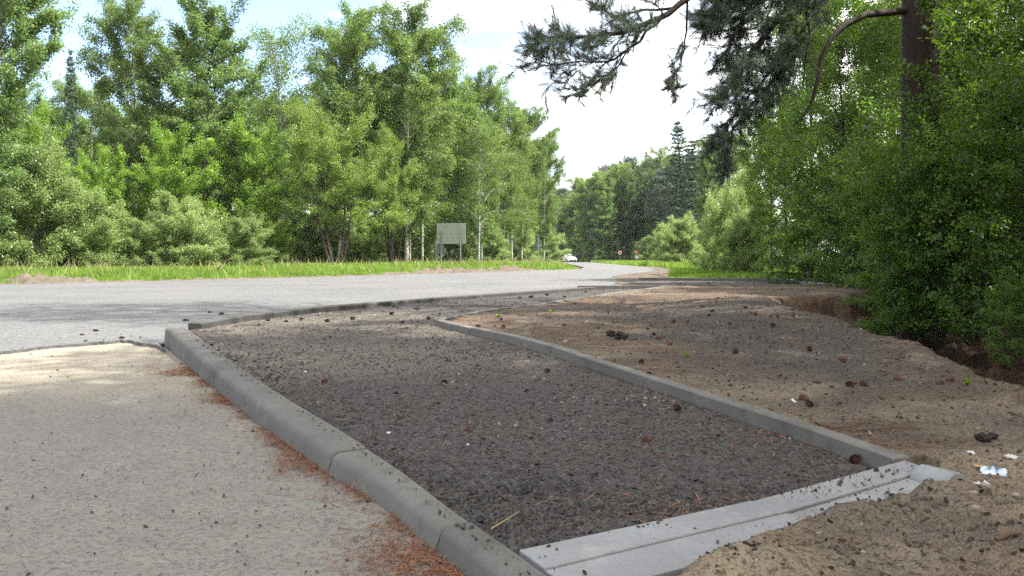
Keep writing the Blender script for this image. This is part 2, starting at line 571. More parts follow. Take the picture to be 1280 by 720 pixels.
# ------------------------------------------------------------------ ground sheet
DITCH = [(2.55, -4), (2.7, 2.0), (2.86, 4.3), (2.9, 5.0), (3.2, 6.0), (3.28, 6.6), (3.22, 7.7), (3.25, 9.1), (3.35, 11.0), (3.7, 12.9), (4.6, 13.7), (5.6, 13.9), (6.4, 15.2), (7.6, 17.5), (9.5, 20), (30, 30)]


def ditch_amount(x, y):
    d, s = dist_pl(DITCH, x, y)
    wob = 0.55 * fbm(x * 1.5, y * 1.5, 5, 4) + 0.16 * fbm(x * 7, y * 7, 6, 3)
    sd = -s * d + wob                       # positive on the right hand side
    return sd


def polar_grid(r, th):
    rr, tt = np.meshgrid(r, th, indexing='ij')
    x = rr * np.sin(tt); y = rr * np.cos(tt)
    nr, nc = rr.shape
    i = np.arange(nr - 1)[:, None] * nc + np.arange(nc - 1)[None, :]
    f = np.stack([i, i + 1, i + nc + 1, i + nc], -1).reshape(-1, 4)
    return x.ravel(), y.ravel(), f


def verge_dist(x, y):
    d, s = dist_pl(L_EDGE, x, y)
    return d * s                              # positive on the far (left) side of the road


r = 1.0 * np.exp(np.linspace(0, math.log(560), 240))
th = np.linspace(-math.pi, math.pi, 361)
x, y, f = polar_grid(r, th)
x = np.append(x, 0); y = np.append(y, 0)
zz = far_drop(y) - 0.05
sd = ditch_amount(x, y)
near = (y > -10) & (y < 40) & (x > 0) & (x < 60)
zz = np.where(near, zz - 0.55 * sstep(sd / 0.9) * (x < 30), zz)
vd = verge_dist(x, y)
zz = zz + np.where((vd > 0.5) & (vd < 40), 0.12 * sstep((vd - .5) / 6) + 0.12 * fbm(x * .5, y * .5, 3), 0)
n0 = len(zz) - 1
ring = np.stack([np.full(360, n0), np.arange(360) + 1, np.arange(360)], -1)
me = new_mesh('ground', np.stack([x, y, zz], -1), [f, ring], True)
gr = sstep((vd - 0.3) / 0.5) * (1 - sstep((vd - 13 - 2 * fbm(x * .3, y * .3, 9)) / 4))
right_verge = (y > 22) & (x > 2) & (vd < -2)
gr = np.where(right_verge, 1 - sstep((x - (9.5 + 0.085 * np.maximum(0, y - 26)) - 1.5) / 3), gr)
gr = np.where((np.abs(x) > 300) | (np.abs(y) > 400), 0, gr)
set_attr(me, 'grass', np.clip(gr, 0, 1))
ds, _ = dist_pl(SHOULDER + SHOULDER[:1], x, y)
sh = np.where(pip(SHOULDER, x, y), 1.0, np.clip(1 - ds / 0.7, 0, 1))
set_attr(me, 'gravel', np.clip(sh, 0, 1))
o = link('ground', me, M['ground']); o['kind'] = 'structure'

# fine gravel shoulder sheet beside the road end
def fan_sheet(poly, z, step, zfun=None):
    poly = np.asarray(poly)
    xs = np.arange(poly[:, 0].min() - step, poly[:, 0].max() + step, step)
    ys = np.arange(poly[:, 1].min() - step, poly[:, 1].max() + step, step)
    X, Y = np.meshgrid(xs, ys, indexing='ij')
    ins = pip(poly, X, Y)
    nx, ny = X.shape
    i = np.arange(nx - 1)[:, None] * ny + np.arange(ny - 1)[None, :]
    keep = (ins[:-1, :-1] | ins[1:, :-1] | ins[1:, 1:] | ins[:-1, 1:])
    f = np.stack([i, i + ny, i + ny + 1, i + 1], -1)[keep]
    Z = z + (zfun(X, Y) if zfun else 0) - np.where(ins, 0, 0.08)
    v = np.stack([X, Y, Z], -1).reshape(-1, 3)
    used = np.unique(f); mp = np.full(len(v), -1); mp[used] = np.arange(len(used))
    return v[used], mp[f]


v, f = fan_sheet(SHOULDER, 0.035, 0.25, lambda X, Y: far_drop(Y) + 0.10 * fbm(X * 1.5, Y * 1.5, 31) )
o = link('gravel_shoulder', new_mesh('gravel_shoulder', v, f, True), M['dirt']); o['kind'] = 'structure'

# ------------------------------------------------------------------ road
bm = bmesh.new()
RZ = 0.03
def rdz(y): return RZ + float(far_drop(y))
# resample long sides so that the sheet follows the fall of the land
def dens(pl, mx_=6.0):
    o_ = []
    n_ = len(pl)
    for i in range(n_):
        a, c_ = pl[i], pl[(i + 1) % n_]
        d = math.hypot(c_[0] - a[0], c_[1] - a[1]); k = max(1, int(d / mx_))
        for j in range(k):
            o_.append((a[0] + (c_[0] - a[0]) * j / k, a[1] + (c_[1] - a[1]) * j / k))
    return o_
RP = dens(ROAD_POLY)
vt = [bm.verts.new((x_, y_, rdz(y_))) for x_, y_ in RP]
fc = bm.faces.new(vt)
if fc.normal.z < 0: fc.normal_flip()
bmesh.ops.triangulate(bm, faces=[fc], quad_method='BEAUTY', ngon_method='EAR_CLIP')
vb = [bm.verts.new((x_, y_, rdz(y_) - 0.07)) for x_, y_ in RP]
n = len(vt)
for i in range(n):
    bm.faces.new((vt[i], vt[(i + 1) % n], vb[(i + 1) % n], vb[i]))
me = bpy.data.meshes.new('road'); bm.to_mesh(me); bm.free()
o = link('road', me, M['asphalt']); o['kind'] = 'structure'

# ------------------------------------------------------------------ apron (old sandy surface at left)
r = 0.6 * np.exp(np.linspace(0, math.log(30 / 0.6), 260))
th = np.linspace(R(-120), R(1.5), 260)
x, y, f = polar_grid(r, th)
z = 0.012 * fbm(x * .6, y * .6, 41) + 0.006 * fbm(x * 6, y * 6, 42)
dk, _ = dist_pl([(KA.x, KA.y), (KB.x, KB.y), (KB.x + kdir.x * 3, KB.y + kdir.y * 3)], x, y)
z += 0.006 * np.clip(1 - dk / 0.35, 0, 1) * sstep((4.5 - y) / 2.5)
me = new_mesh('apron', np.stack([x, y, z], -1), f, True)
sa = sstep((y - 4.4 - 0.25 * x * 0 + 1.2 * fbm(x * .8, y * .8, 43)) / 1.6)
set_attr(me, 'sand', sa * (0.55 + 0.6 * np.clip(fbm(x * 1.1, y * 2.2, 44) + .5, 0, 1)))
o = link('apron', me, M['apron']); o['kind'] = 'structure'

# ------------------------------------------------------------------ crushed asphalt bed
r = 1.3 * np.exp(np.linspace(0, math.log(27 / 1.3), 760))
th = np.linspace(R(-44), R(44), 620)
x, y, f = polar_grid(r, th)


def bed_z(x, y):
    z = zb(y) + 0.018 * fbm(x * 1.6, y * 1.6, 51, 3) + 0.012 * fbm(x * 9, y * 9, 52, 3)
    d, _ = dist_pl(line_xy(ROADK), x, y)
    z = z - 0.02 * np.clip(1 - d / 0.5, 0, 1)
    return z


def keep_mesh(name, x, y, z, f, ins, fall):
    z = np.where(ins, z, z - fall)
    k = ins[f].any(1)
    f = f[k]
    used = np.unique(f); mp = np.full(len(x), -1); mp[used] = np.arange(len(used))
    return new_mesh(name, np.stack([x, y, z], -1)[used], mp[f], True), used


ins = pip(BED_POLY, x, y)
z = bed_z(x, y) + 0.006 * (vnoise(x * 38, y * 38, 57) - .5) + 0.006 * (vnoise(x * 75, y * 75, 58) - .5)
me, used = keep_mesh('bed', x, y, z, f, ins, 0.10)
du = sstep((fbm(x * .7, y * 1.1, 53, 4) + 0.10 + 0.45 * sstep((y - 4.2) / 2.0) * (1 - sstep((y - 9) / 3)) * sstep((1.0 - x) / 2) - 0.1) / 0.55)
du = np.clip(du * (0.35 + .4 * sstep((y - 4) / 2.5)) + 0.05, 0, 1)
set_attr(me, 'dust', du[used])
o = link('crushed_asphalt_bed', me, M['crushed']); o['kind'] = 'structure'


def stones(name, pts, size, m, tints, flat=0.6, seed=3):
    """many small angular chips in one mesh: irregular 8-corner blocks"""
    g = np.random.default_rng(seed)
    n = len(pts)
    base = np.array([[-1, -1, -1], [1, -1, -1], [1, 1, -1], [-1, 1, -1], [-1, -1, 1], [1, -1, 1], [1, 1, 1], [-1, 1, 1]], float) * 0.5
    v = base[None] * (0.55 + 0.9 * g.random((n, 8, 3)))
    v[:, 4:, :2] *= 0.7
    s = np.stack([size * (.6 + .8 * g.random(n)), size * (.5 + .6 * g.random(n)), size * flat * (.4 + .8 * g.random(n))], -1)
    v = v * s[:, None, :]
    # tilt and spin
    a = g.random(n) * 2 * np.pi; tx = g.normal(0, .3, n); ty = g.normal(0, .3, n)
    v[..., 2] = v[..., 2] + v[..., 0] * tx[:, None] + v[..., 1] * ty[:, None]
    ca, sa_ = np.cos(a)[:, None], np.sin(a)[:, None]
    X = v[..., 0] * ca - v[..., 1] * sa_; Y = v[..., 0] * sa_ + v[..., 1] * ca
    v = np.stack([X, Y, v[..., 2]], -1) + pts[:, None, :]
    q = np.array([[4, 5, 6, 7], [0, 1, 5, 4], [1, 2, 6, 5], [2, 3, 7, 6], [3, 0, 4, 7]])
    fcs = (np.arange(n)[:, None, None] * 8 + q[None]).reshape(-1, 4)
    me = new_mesh(name, v.reshape(-1, 3), fcs)
    set_attr(me, 'tint', np.repeat(tints, 8))
    return link(name, me, m)


def scatter_polar(n, r0, r1, t0, t1, g, p=1.0):
    rr = r0 * np.exp(g.random(n) ** p * math.log(r1 / r0)); tt = R(t0) + g.random(n) * R(t1 - t0)
    return rr * np.sin(tt), rr * np.cos(tt)


g = np.random.default_rng(61)
px_, py_ = scatter_polar(120000, 1.9, 22, -30, 42, g)
k = pip(BED_POLY, px_, py_)
px_, py_ = px_[k], py_[k]
# keep off the edges where the kerbs are
dk1, _ = dist_pl(BED_POLY + BED_POLY[:1], px_, py_)
k = dk1 > 0.05
px_, py_, dk1 = px_[k], py_[k], dk1[k]
sz = 0.0062 * (0.6 + g.random(len(px_)) ** 3 * 1.6) * (1 + 0.06 * np.maximum(0, np.hypot(px_, py_) - 3))
big = fbm(px_ * 1.1, py_ * 1.1, 66, 3) > 0.12
dkk, _ = dist_pl(line_xy(KERB_TOP), px_, py_)
sz = sz * np.where(g.random(len(sz)) < .04, 2.1, 1.0) * np.where(big, 1.35, 1.0) * (1 + 0.9 * np.exp(-dkk / 0.22) * g.random(len(px_)))
sz = sz * (1 + 0.9 * np.exp(-dist_pl(line_xy(BORD), px_, py_)[0] / 0.10) * (g.random(len(px_)) < .5) * sstep((4.8 - py_) / 1.5))
pz = bed_z(px_, py_) + sz * 0.15
o = stones('asphalt_crumbs', np.stack([px_, py_, pz], -1), sz, M['chips'], np.clip(g.random(len(px_)) ** 1.3 * (.8 + 1.1 * fbm(px_ * 1.3, py_ * 1.3, 67, 3)) + .04, 0, 1), 0.55, 62)
tag(o, 'dark crushed asphalt crumbs covering the bed inside the kerbs', None, kind='stuff')

# ------------------------------------------------------------------ bare soil
r = 1.3 * np.exp(np.linspace(0, math.log(34 / 1.3), 620))
th = np.linspace(R(-12), R(62), 560)
x, y, f = polar_grid(r, th)
SLAB_MID_L = line_xy(SLAB_MID)
SLAB_OUT_L = [SLAB_MID_L[0], SLAB_MID_L[1], (SLAB_MID_L[2][0] + .1, SLAB_MID_L[2][1] + .09)]


def soil_z(x, y):
    z = zb(y) + 0.058 + 0.035 * fbm(x * 1.3, y * 1.3, 71, 4) + 0.022 * fbm(x * 7, y * 7, 72, 4)
    tr_ = np.abs(fbm(x * 2.6, y * 1.7, 70, 3))
    z = z + 0.05 * np.clip(tr_ - .08, 0, 1) * sstep((dist_pl(line_xy(BORD), x, y)[0] - .15) / .5)
    # lip of the far border stays level
    sdx = ditch_amount(x, y)
    hump = 0.10 * np.exp(-((x - 3.0) / .8) ** 2 - ((y - 10.6) / 2.2) ** 2)
    z = z + hump * (sdx < 0.3)
    rough = fbm(x * 5, y * 5, 77, 4)
    z = z - (0.62 + 0.45 * rough) * sstep(sdx / 0.55) * ((y > -6) & (x > 1.5))
    # dug over soil in front of the slabs
    d, s = dist_pl(SLAB_OUT_L, x, y)
    front = (s < 0) & (y < 3.6)
    lump = 0.05 * np.clip(fbm(x * 4.2, y * 4.2, 73, 4) + .12, -0.1, 1) * 2
    ridge = 0.016 * np.sin((x * 0.82 + y * 0.57) * 38 + 5 * fbm(x * 2, y * 2, 74)) * sstep((x - .75) / .3)
    heap = 0.05 * np.exp(-((x - .62) / .2) ** 2 - ((y - 2.02) / .12) ** 2) + 0.07 * np.exp(-((x - 1.95) / .17) ** 2 - ((y - 2.55) / .16) ** 2) + 0.06 * np.exp(-((x - 1.15) / .25) ** 2 - ((y - 2.42) / .10) ** 2)
    dm, _ = dist_pl(SLAB_MID_L, x, y)
    uu = np.clip((x - 0.1) / 1.45, 0, 1)
    vis = 0.22 - 0.20 * sstep((uu - .05) / .5) + 0.10 * fbm(x * 4, y * 4, 87, 4)
    cov = sstep((dm - vis) / 0.13)
    zf = 0.085 + 0.03 * uu + lump + ridge + heap
    return np.where(front, sl_z(y) - 0.045 + (zf - sl_z(y) + 0.045) * cov, z)


dsl, ssl = dist_pl(line_xy(SLAB_MID), x, y)
SOIL_POLY = ([(0.18, 1.0), (SLAB_OUT_L[0][0] + .03, SLAB_OUT_L[0][1])] + SLAB_OUT_L[1:] + [(1.60, 3.22)] + line_xy(BORD) + line_xy(SIDE[1:]) + line_xy(FRONT2[1:]) + line_xy(END2[::-1][1:]) + [(8.5, 24.5), (14, 30), (26, 30), (26, -2), (2, -2)])
ins = pip(SOIL_POLY, x, y)
z = soil_z(x, y)
nf_ = np.where(dist_pl(SLAB_MID_L, x, y)[0] < .25, .45, 1.0)
z = z + nf_ * (0.010 * (vnoise(x * 30, y * 30, 78) - .5) + 0.007 * (vnoise(x * 70, y * 70, 79) - .5))
me, used = keep_mesh('soil', x, y, z, f, ins, 0.12)
sdx = ditch_amount(x, y)
gvl = np.exp(-((x - 2.2 - 0.02 * (y - 8)) / 1.3) ** 2 - ((y - 8.0) / 3.6) ** 2) * 2.7 * np.clip(0.5 + 1.5 * fbm(x * 1.8, y * 1.8, 75), 0, 1) * (sdx < 0.05)
gvl = np.where((y < 3.2), sstep((fbm(x * 2.5, y * 2.5, 81, 3) + .5 - .55) / .12) * .7 * (x < 1.3), gvl)
tn = sstep((fbm(x * 1.4, y * 2.0, 76, 4) + 0.02) / 0.22) * (0.25 + 0.75 * (sdx < -.3))
tn = np.where((y < 3.3), 0.55 + 0.45 * sstep((fbm(x * 3, y * 3, 80, 3) + .05) / .25), tn)
tn = np.where(sdx > 0.1, tn * 0.5, tn)
set_attr(me, 'gravel', np.clip(gvl, 0, 1)[used])
set_attr(me, 'dug', (sstep(sdx / 0.10) * (y > 3.4))[used])
set_attr(me, 'sand', np.clip(tn, 0, 1)[used])
o = link('bare_soil', me, M['soil']); o['kind'] = 'structure'

# grit and crumbs on the soil
g = np.random.default_rng(83)
px_, py_ = scatter_polar(60000, 1.9, 16, -5, 45, g)
k = pip(SOIL_POLY, px_, py_) & (ditch_amount(px_, py_) < 0.5)
px_, py_ = px_[k], py_[k]
gd = np.exp(-((px_ - 2.3) / 1.2) ** 2 - ((py_ - 8.3) / 3.4) ** 2)
k = (g.random(len(px_)) < 0.45 + gd) & (dist_pl(SOIL_POLY, px_, py_)[0] > 0.07)
px_, py_ = px_[k], py_[k]
sz = 0.0045 * (.5 + g.random(len(px_)) ** 6 * 3.0) * (1 + 0.07 * np.maximum(0, py_ - 3))
b = NB('soil_grit', 0.50); t = b.attr('tint')
M['grit'] = b.principled(b.ramp(t, [(0, (0.025, 0.02, 0.017)), (0.5, (0.09, 0.07, 0.052)), (0.85, (0.17, 0.14, 0.11)), (1, (0.36, 0.33, 0.29))]), 0.9, None, 0.2)
o = stones('soil_grit', np.stack([px_, py_, soil_z(px_, py_) + sz * .15], -1), sz, M['grit'], g.random(len(px_)) ** 1.4, 0.6, 84)
tag(o, 'loose grit and small crumbs strewn over the bare soil', None, kind='stuff')

# specks on the apron
px_, py_ = scatter_polar(9000, 1.9, 13, -44, 4, g)
dk, sk = dist_pl([(KA.x - kdir.x * 2, KA.y - kdir.y * 2), (KA.x, KA.y), (KB.x + kdir.x, KB.y + kdir.y)], px_, py_)
left = (px_ - KA.x) * knrm.x + (py_ - KA.y) * knrm.y < -0.03
k = left & ~pip(ROAD_POLY, px_, py_) & (g.random(len(px_)) < 0.18 + np.exp(-dk / 0.3))
px_, py_ = px_[k], py_[k]
sz = 0.0038 * (.5 + g.random(len(px_)) ** 6 * 2.4) * (1 + 0.08 * np.maximum(0, py_ - 3))
o = stones('apron_grit', np.stack([px_, py_, 0.004 + sz * .2], -1), sz, M['grit'], g.random(len(px_)) ** 1.2, 0.6, 85)
tag(o, 'fine grit and specks scattered over the sandy apron', None, kind='stuff')

# crumbs on the road edge
px_, py_ = scatter_polar(2600, 6, 24, -40, 5, g)
k = pip(ROAD_POLY, px_, py_)
drk, _ = dist_pl(line_xy(ROADK), px_, py_); drg, _ = dist_pl(RAG, px_, py_)
k &= (np.minimum(drk, drg) < 0.9 * g.random(len(px_)) ** 2 + 0.05)
px_, py_ = px_[k], py_[k]
sz = 0.018 * (.4 + g.random(len(px_)) ** 4 * 2.2)
o = stones('road_crumbs', np.stack([px_, py_, RZ + sz * .2], -1), sz, M['chips'], g.random(len(px_)) * .5, 0.7, 86)
tag(o, 'black asphalt crumbs lying along the edge of the road', None, kind='stuff')

# pine needle litter along the foot of the kerb
def needles(name, x, y, z, ln, wd, m, g):
    n = len(x)
    a = g.random(n) * 2 * np.pi
    d = np.stack([np.cos(a), np.sin(a), g.normal(0, .16, n)], -1) * (ln * (.6 + .7 * g.random(n)))[:, None]
    s = np.stack([-np.sin(a), np.cos(a), np.zeros(n)], -1) * wd
    c = np.stack([x, y, z], -1)
    v = np.stack([c - d / 2 - s / 2, c - d / 2 + s / 2, c + d / 2 + s / 2, c + d / 2 - s / 2], 1)
    me = new_mesh(name, v.reshape(-1, 3), np.arange(n * 4).reshape(-1, 4))
    set_attr(me, 'tint', np.repeat(g.random(n), 4))
    return link(name, me, m)


b = NB('dry_needles', 0.62); t = b.attr('tint')
M['needle_dry'] = b.principled(b.ramp(t, [(0, (0.10, 0.035, 0.018)), (0.5, (0.23, 0.085, 0.036)), (1, (0.36, 0.18, 0.09))]), 0.8, None, 0.2)
n = 110000
u = g.random(n) * 7.4; off = np.abs(g.normal(0, 0.20, n)) + 0.0
x = KA.x + kdir.x * u - knrm.x * off; y = KA.y + kdir.y * u - knrm.y * off
cl = fbm(x * 3.2 + 0, y * 2.6, 91, 4)
band = 0.12 + 0.12 * np.sin(u * 1.3 + .6)
wgt = sstep((cl - 0.02 + 0.16 * np.exp(-((off - band) / .10) ** 2) - 0.01 + 0.06 * sstep((u - 1.2) / 3) + .25 * fbm(x * 11, y * 11, 93, 3)) / 0.55) * (u > 0.9)
k = g.random(n) < np.clip(wgt * 0.42 + .42 * np.exp(-((off - .03) / .10) ** 2) * sstep((u - .9) / .8) * sstep((fbm(x * 6, y * 6, 94, 3) + .25) / .4), 0, .8) + 0.012
x, y = x[k], y[k]
o = needles('needle_litter', x, y, 0.006 + 0.02 * g.random(len(x)) ** 1.5 * np.clip(1.2 - 0.1 * y, 0.2, 1), 0.028, 0.0022, M['needle_dry'], g)
tag(o, 'rust coloured dry pine needles drifted along the foot of the kerb', None, kind='stuff')
px_, py_ = scatter_polar(22000, 1.9, 14, -20, 42, g)
inb = pip(BED_POLY, px_, py_)
ins_ = pip(SOIL_POLY, px_, py_) & (ditch_amount(px_, py_) < .2)
cl = fbm(px_ * 1.6, py_ * 1.6, 92, 3)
db, _ = dist_pl(line_xy(BORD), px_, py_)
k = (inb | ins_) & (g.random(len(px_)) < np.clip(0.16 + 1.4 * cl + .7 * np.exp(-db / .15), 0.04, 1) * np.where(ins_ & (py_ < 3.3), .22, 1))
px_, py_, inb = px_[k], py_[k], inb[k]
z = np.where(inb, bed_z(px_, py_) + .008, soil_z(px_, py_) + .008)
o = needles('needle_scatter', px_, py_, z, 0.05, 0.003, M['needle_dry'], g)
tag(o, 'thinly scattered dry needles on the bed and the soil', None, kind='stuff')

# ------------------------------------------------------------------ kerb stones
def resample(pl, step):
    pl = [Vector(p[:2]) if not isinstance(p, Vector) else Vector((p.x, p.y)) for p in pl]
    out_ = [pl[0]]
    for a, c_ in zip(pl[:-1], pl[1:]):
        n_ = max(1, round((c_ - a).length / step))
        for i in range(1, n_ + 1): out_.append(a.lerp(c_, i / n_))
    return out_


class Path:
    def __init__(self, pl):
        self.p = [Vector((q[0], q[1])) for q in pl]
        self.s = [0]
        for a, c_ in zip(self.p[:-1], self.p[1:]): self.s.append(self.s[-1] + (c_ - a).length)
        self.len = self.s[-1]

    def at(self, s):
        s = min(max(s, 0), self.len)
        for i in range(len(self.p) - 1):
            if s <= self.s[i + 1] or i == len(self.p) - 2:
                t = (s - self.s[i]) / (self.s[i + 1] - self.s[i])
                return self.p[i].lerp(self.p[i + 1], t)

    def dirn(self, s, e=0.15):
        return (self.at(s + e) - self.at(s - e)).normalized()


def loft_stone(name, path, s0, s1, profile, m, ztop, origin=True):
    """one kerb stone: cross-section (offset to the right of the path, height over ztop(y)) swept from s0 to s1"""
    n_ = max(2, int((s1 - s0) / 0.1) + 1)
    ss = np.linspace(s0, s1, n_)
    dz = random.uniform(-.004, .004); do = random.uniform(-.004, .004)
    prof = profile
    k_ = len(prof)
    vv = []
    ends = [0.006, 0.0]
    st = [(s0, 1.0, 0.004)] + [(s, 0, 0) for s in ss[1:-1]] + [(s1, 1.0, 0.004)]
    # a small arris at each end
    st = [(s0, 0.006), (s0 + 0.007, 0.0)] + [(s, 0.0) for s in ss[1:-1]] + [(s1 - 0.007, 0.0), (s1, 0.006)]
    for s, ins_ in st:
        c_ = path.at(s); d_ = path.dirn(s); nr_ = Vector((d_.y, -d_.x))
        for (of, h_) in prof:
            q = c_ + nr_ * (of * (1 - ins_ * 4) + do)
            zt = float(ztop(q.y)) + dz
            vv.append((q.x, q.y, zt + h_ - (ins_ if h_ > -0.05 else 0)))
    m_ = len(st)
    fq = []
    for i in range(m_ - 1):
        for j in range(k_):
            a = i * k_ + j; b_ = i * k_ + (j + 1) % k_
            fq.append((a, b_, b_ + k_, a + k_))
    mid = path.at((s0 + s1) / 2)
    base = Vector((mid.x, mid.y, float(ztop(mid.y)) - 0.15))
    bm_ = bmesh.new()
    bv = [bm_.verts.new(Vector(p_) - base) for p_ in vv]
    for q in fq: bm_.faces.new([bv[i] for i in q])
    bm_.faces.new(bv[:k_]); bm_.faces.new(bv[-k_:])
    bmesh.ops.recalc_face_normals(bm_, faces=bm_.faces)
    for fc_ in bm_.faces: fc_.smooth = len(fc_.verts) == 4
    me_ = bpy.data.meshes.new(name); bm_.to_mesh(me_); bm_.free()
    me_.set_sharp_from_angle(angle=R(38))
    o_ = link(name, me_, m)
    o_.location = base
    return o_


# big kerb: foot line KA -> KB and on out of the picture
foot = Path([KA - kdir * 0.0, KA.lerp(KB, .5), KB, KB + kdir * 2.0])
KP = Path([(p.x, p.y) for p in KERB_TOP] + [(KERB_TOP[-1].x + 0.44 * 1.2, KERB_TOP[-1].y - 0.9 * 1.2)])


FOOT = [(p.x, p.y) for p in KERB_BOT]
FOOT = [(FOOT[0][0] - .2, FOOT[0][1] + .33)] + FOOT + [(FOOT[-1][0] + .6, FOOT[-1][1] - 1.15)]


def kerb_w(q):
    d, _ = dist_pl(FOOT, np.array([q.x]), np.array([q.y]))
    return float(np.clip(d[0], .125, .185))


def big_kerb(s0, s1):
    """foot from the foot line, back edge from the top line; rounded shoulder"""
    n_ = max(2, int((s1 - s0) / 0.08) + 1)
    rows = []
    dz = random.uniform(-.006, .004); do = random.uniform(-.005, .005)
    sts = [(s0, 1), (s0 + .008, 0)] + [(s, 0) for s in np.linspace(s0, s1, n_)[1:-1]] + [(s1 - .008, 0), (s1, 1)]
    for s, e in sts:
        tq = KP.at(s)
        d_ = KP.dirn(s, .2); nr_ = Vector((-d_.y, d_.x))
        wv = nr_ * kerb_w(tq)
        fq_ = tq - wv
        kn_ = nr_
        zt = float(ktop(tq.y)) + dz
        zf = -0.06
        shr = 0.006 * e
        w_ = wv.length
        rr_ = min(0.042, w_ * 0.3)
        prof = [(0.0 + shr, zf), (0.0 + shr, 0.02), (0.012 + shr, zt - rr_ * 1.1)]
        for a in (20, 40, 60, 80):
            prof.append((0.012 + rr_ * (1 - math.cos(R(a))) + shr, zt - rr_ * 1.1 * (1 - math.sin(R(a))) - shr))
        prof += [(w_ * .75, zt - shr), (w_ - .012, zt - shr), (w_ - shr, zt - .012 - shr), (w_ - shr, zf)]
        rows.append([(fq_.x + kn_.x * (a_ + do), fq_.y + kn_.y * (a_ + do), h_) for a_, h_ in prof])
    k_ = len(rows[0])
    mid = KP.at((s0 + s1) / 2); base = Vector((mid.x, mid.y, 0))
    bm_ = bmesh.new()
    bv = [[bm_.verts.new(Vector(q) - base) for q in row] for row in rows]
    for i in range(len(rows) - 1):
        for j in range(k_):
            bm_.faces.new((bv[i][j], bv[i][(j + 1) % k_], bv[i + 1][(j + 1) % k_], bv[i + 1][j]))
    bm_.faces.new(bv[0]); bm_.faces.new(bv[-1])
    bmesh.ops.recalc_face_normals(bm_, faces=bm_.faces)
    for fc_ in bm_.faces: fc_.smooth = len(fc_.verts) == 4
    me_ = bpy.data.meshes.new('kerb_stone'); bm_.to_mesh(me_); bm_.free()
    me_.set_sharp_from_angle(angle=R(38))
    o_ = link('kerb_stone', me_, M['kerb']); o_.location = base
    return o_


def s_of_y(path, yy):
    for s in np.linspace(0, path.len, 2000):
        if path.at(s).y <= yy: return s
    return path.len


cuts = [0.0, s_of_y(KP, 7.1), s_of_y(KP, 5.75), s_of_y(KP, 4.72), s_of_y(KP, 3.42), s_of_y(KP, 2.5), s_of_y(KP, 1.75), KP.len]
lab = ['large rounded grey kerb stone at the sunlit far end by the road',
       'large rounded kerb stone second from the far end beside the sandy apron',
       'large rounded kerb stone third from the far end beside the sandy apron',
       'large rounded kerb stone with pale lime streaks and dark smudges on its shoulder',
       'large rounded kerb stone with rust coloured needles along its foot',
       'large rounded kerb stone meeting the flat pale slabs',
       'large rounded kerb stone nearest the viewer at the lower edge']
for i in range(len(cuts) - 1):
    o = big_kerb(cuts[i] + .006, cuts[i + 1] - .006)
    tag(o, lab[i], 'kerb stone', 'large kerb stones beside the apron')

rk_prof = [(-0.075, -0.2), (-0.075, -0.012), (-0.063, 0), (0.063, 0), (0.075, -0.012), (0.075, -0.2)]
bd_prof = [(-0.04, -0.18), (-0.04, -0.006), (-0.034, 0), (0.034, 0), (0.04, -0.006), (0.04, -0.18)]


def run(pl, prof, m, zt, step, label, ends, group, name, cat):
    P_ = Path(line_xy(pl))
    n_ = max(1, round(P_.len / step))
    for i in range(n_):
        o_ = loft_stone(name, P_, P_.len * i / n_ + .0015, P_.len * (i + 1) / n_ - .0015, prof, m, zt)
        lb = label
        if i == 0 and ends[0]: lb = ends[0]
        if i == n_ - 1 and ends[1]: lb = ends[1]
        tag(o_, lb, cat, group)


def fcut(pl, d0):
    P_ = Path(line_xy(pl)); return [Vector((*P_.at(d0), 0))] + [Vector((q.x, q.y, 0)) for q, s in zip(P_.p, P_.s) if s > d0 + .02]


run(fcut(ROADK, 0.12), rk_prof, M['road_kerb'], lambda y: zb(y) + .05, 1.0, 'grey kerb stone in the long row between the road and the dark bed',
    ('first kerb stone of the road row, touching the end of the large rounded kerb', 'last kerb stone of the road row, farthest along the road'), 'kerb stones along the road', 'kerb_stone', 'kerb stone')
run(BORD, bd_prof, M['border'], btop, 1.0, 'narrow concrete border stone between the dark bed and the brown soil',
    ('narrow border stone ending at the right corner of the pale slabs', 'narrow border stone at the turned corner of the soil island'), 'narrow border stones along the crossing bed', 'border_stone', 'border stone')
run(fcut(SIDE, 0.05), bd_prof, M['border'], btop, 1.0, 'narrow pale border stone between the sidewalk bed and the soil island',
    ('first pale border stone after the corner, on the sidewalk side', None), 'narrow border stones along the sidewalk bed', 'border_stone', 'border stone')
run(FRONT2, bd_prof, M['border'], lambda y: btop(y) + .01, 1.0, 'narrow border stone on the near edge of the second crossing bed',
    ('leftmost border stone on the near edge of the second crossing bed', 'rightmost border stone on the near edge of the second crossing bed'), 'border stones on the near edge of the second crossing', 'border_stone', 'border stone')
run(BACK2, bd_prof, M['border'], lambda y: btop(y) + .02, 1.0, 'narrow border stone on the far edge of the second crossing, before the grass',
    ('leftmost border stone on the far edge of the second crossing', None), 'border stones on the far edge of the second crossing', 'border_stone', 'border stone')
run([END2[0] * .97 + END2[1] * .03, END2[1] * .96 + END2[0] * .04], [(a * 2.6, b_) for a, b_ in bd_prof], M['slab'], lambda y: btop(y) + .005, 1.3, 'pale flat slab closing the right end of the second crossing',
    (None, None), 'pale slabs at the end of the second crossing', 'slab', 'slab')


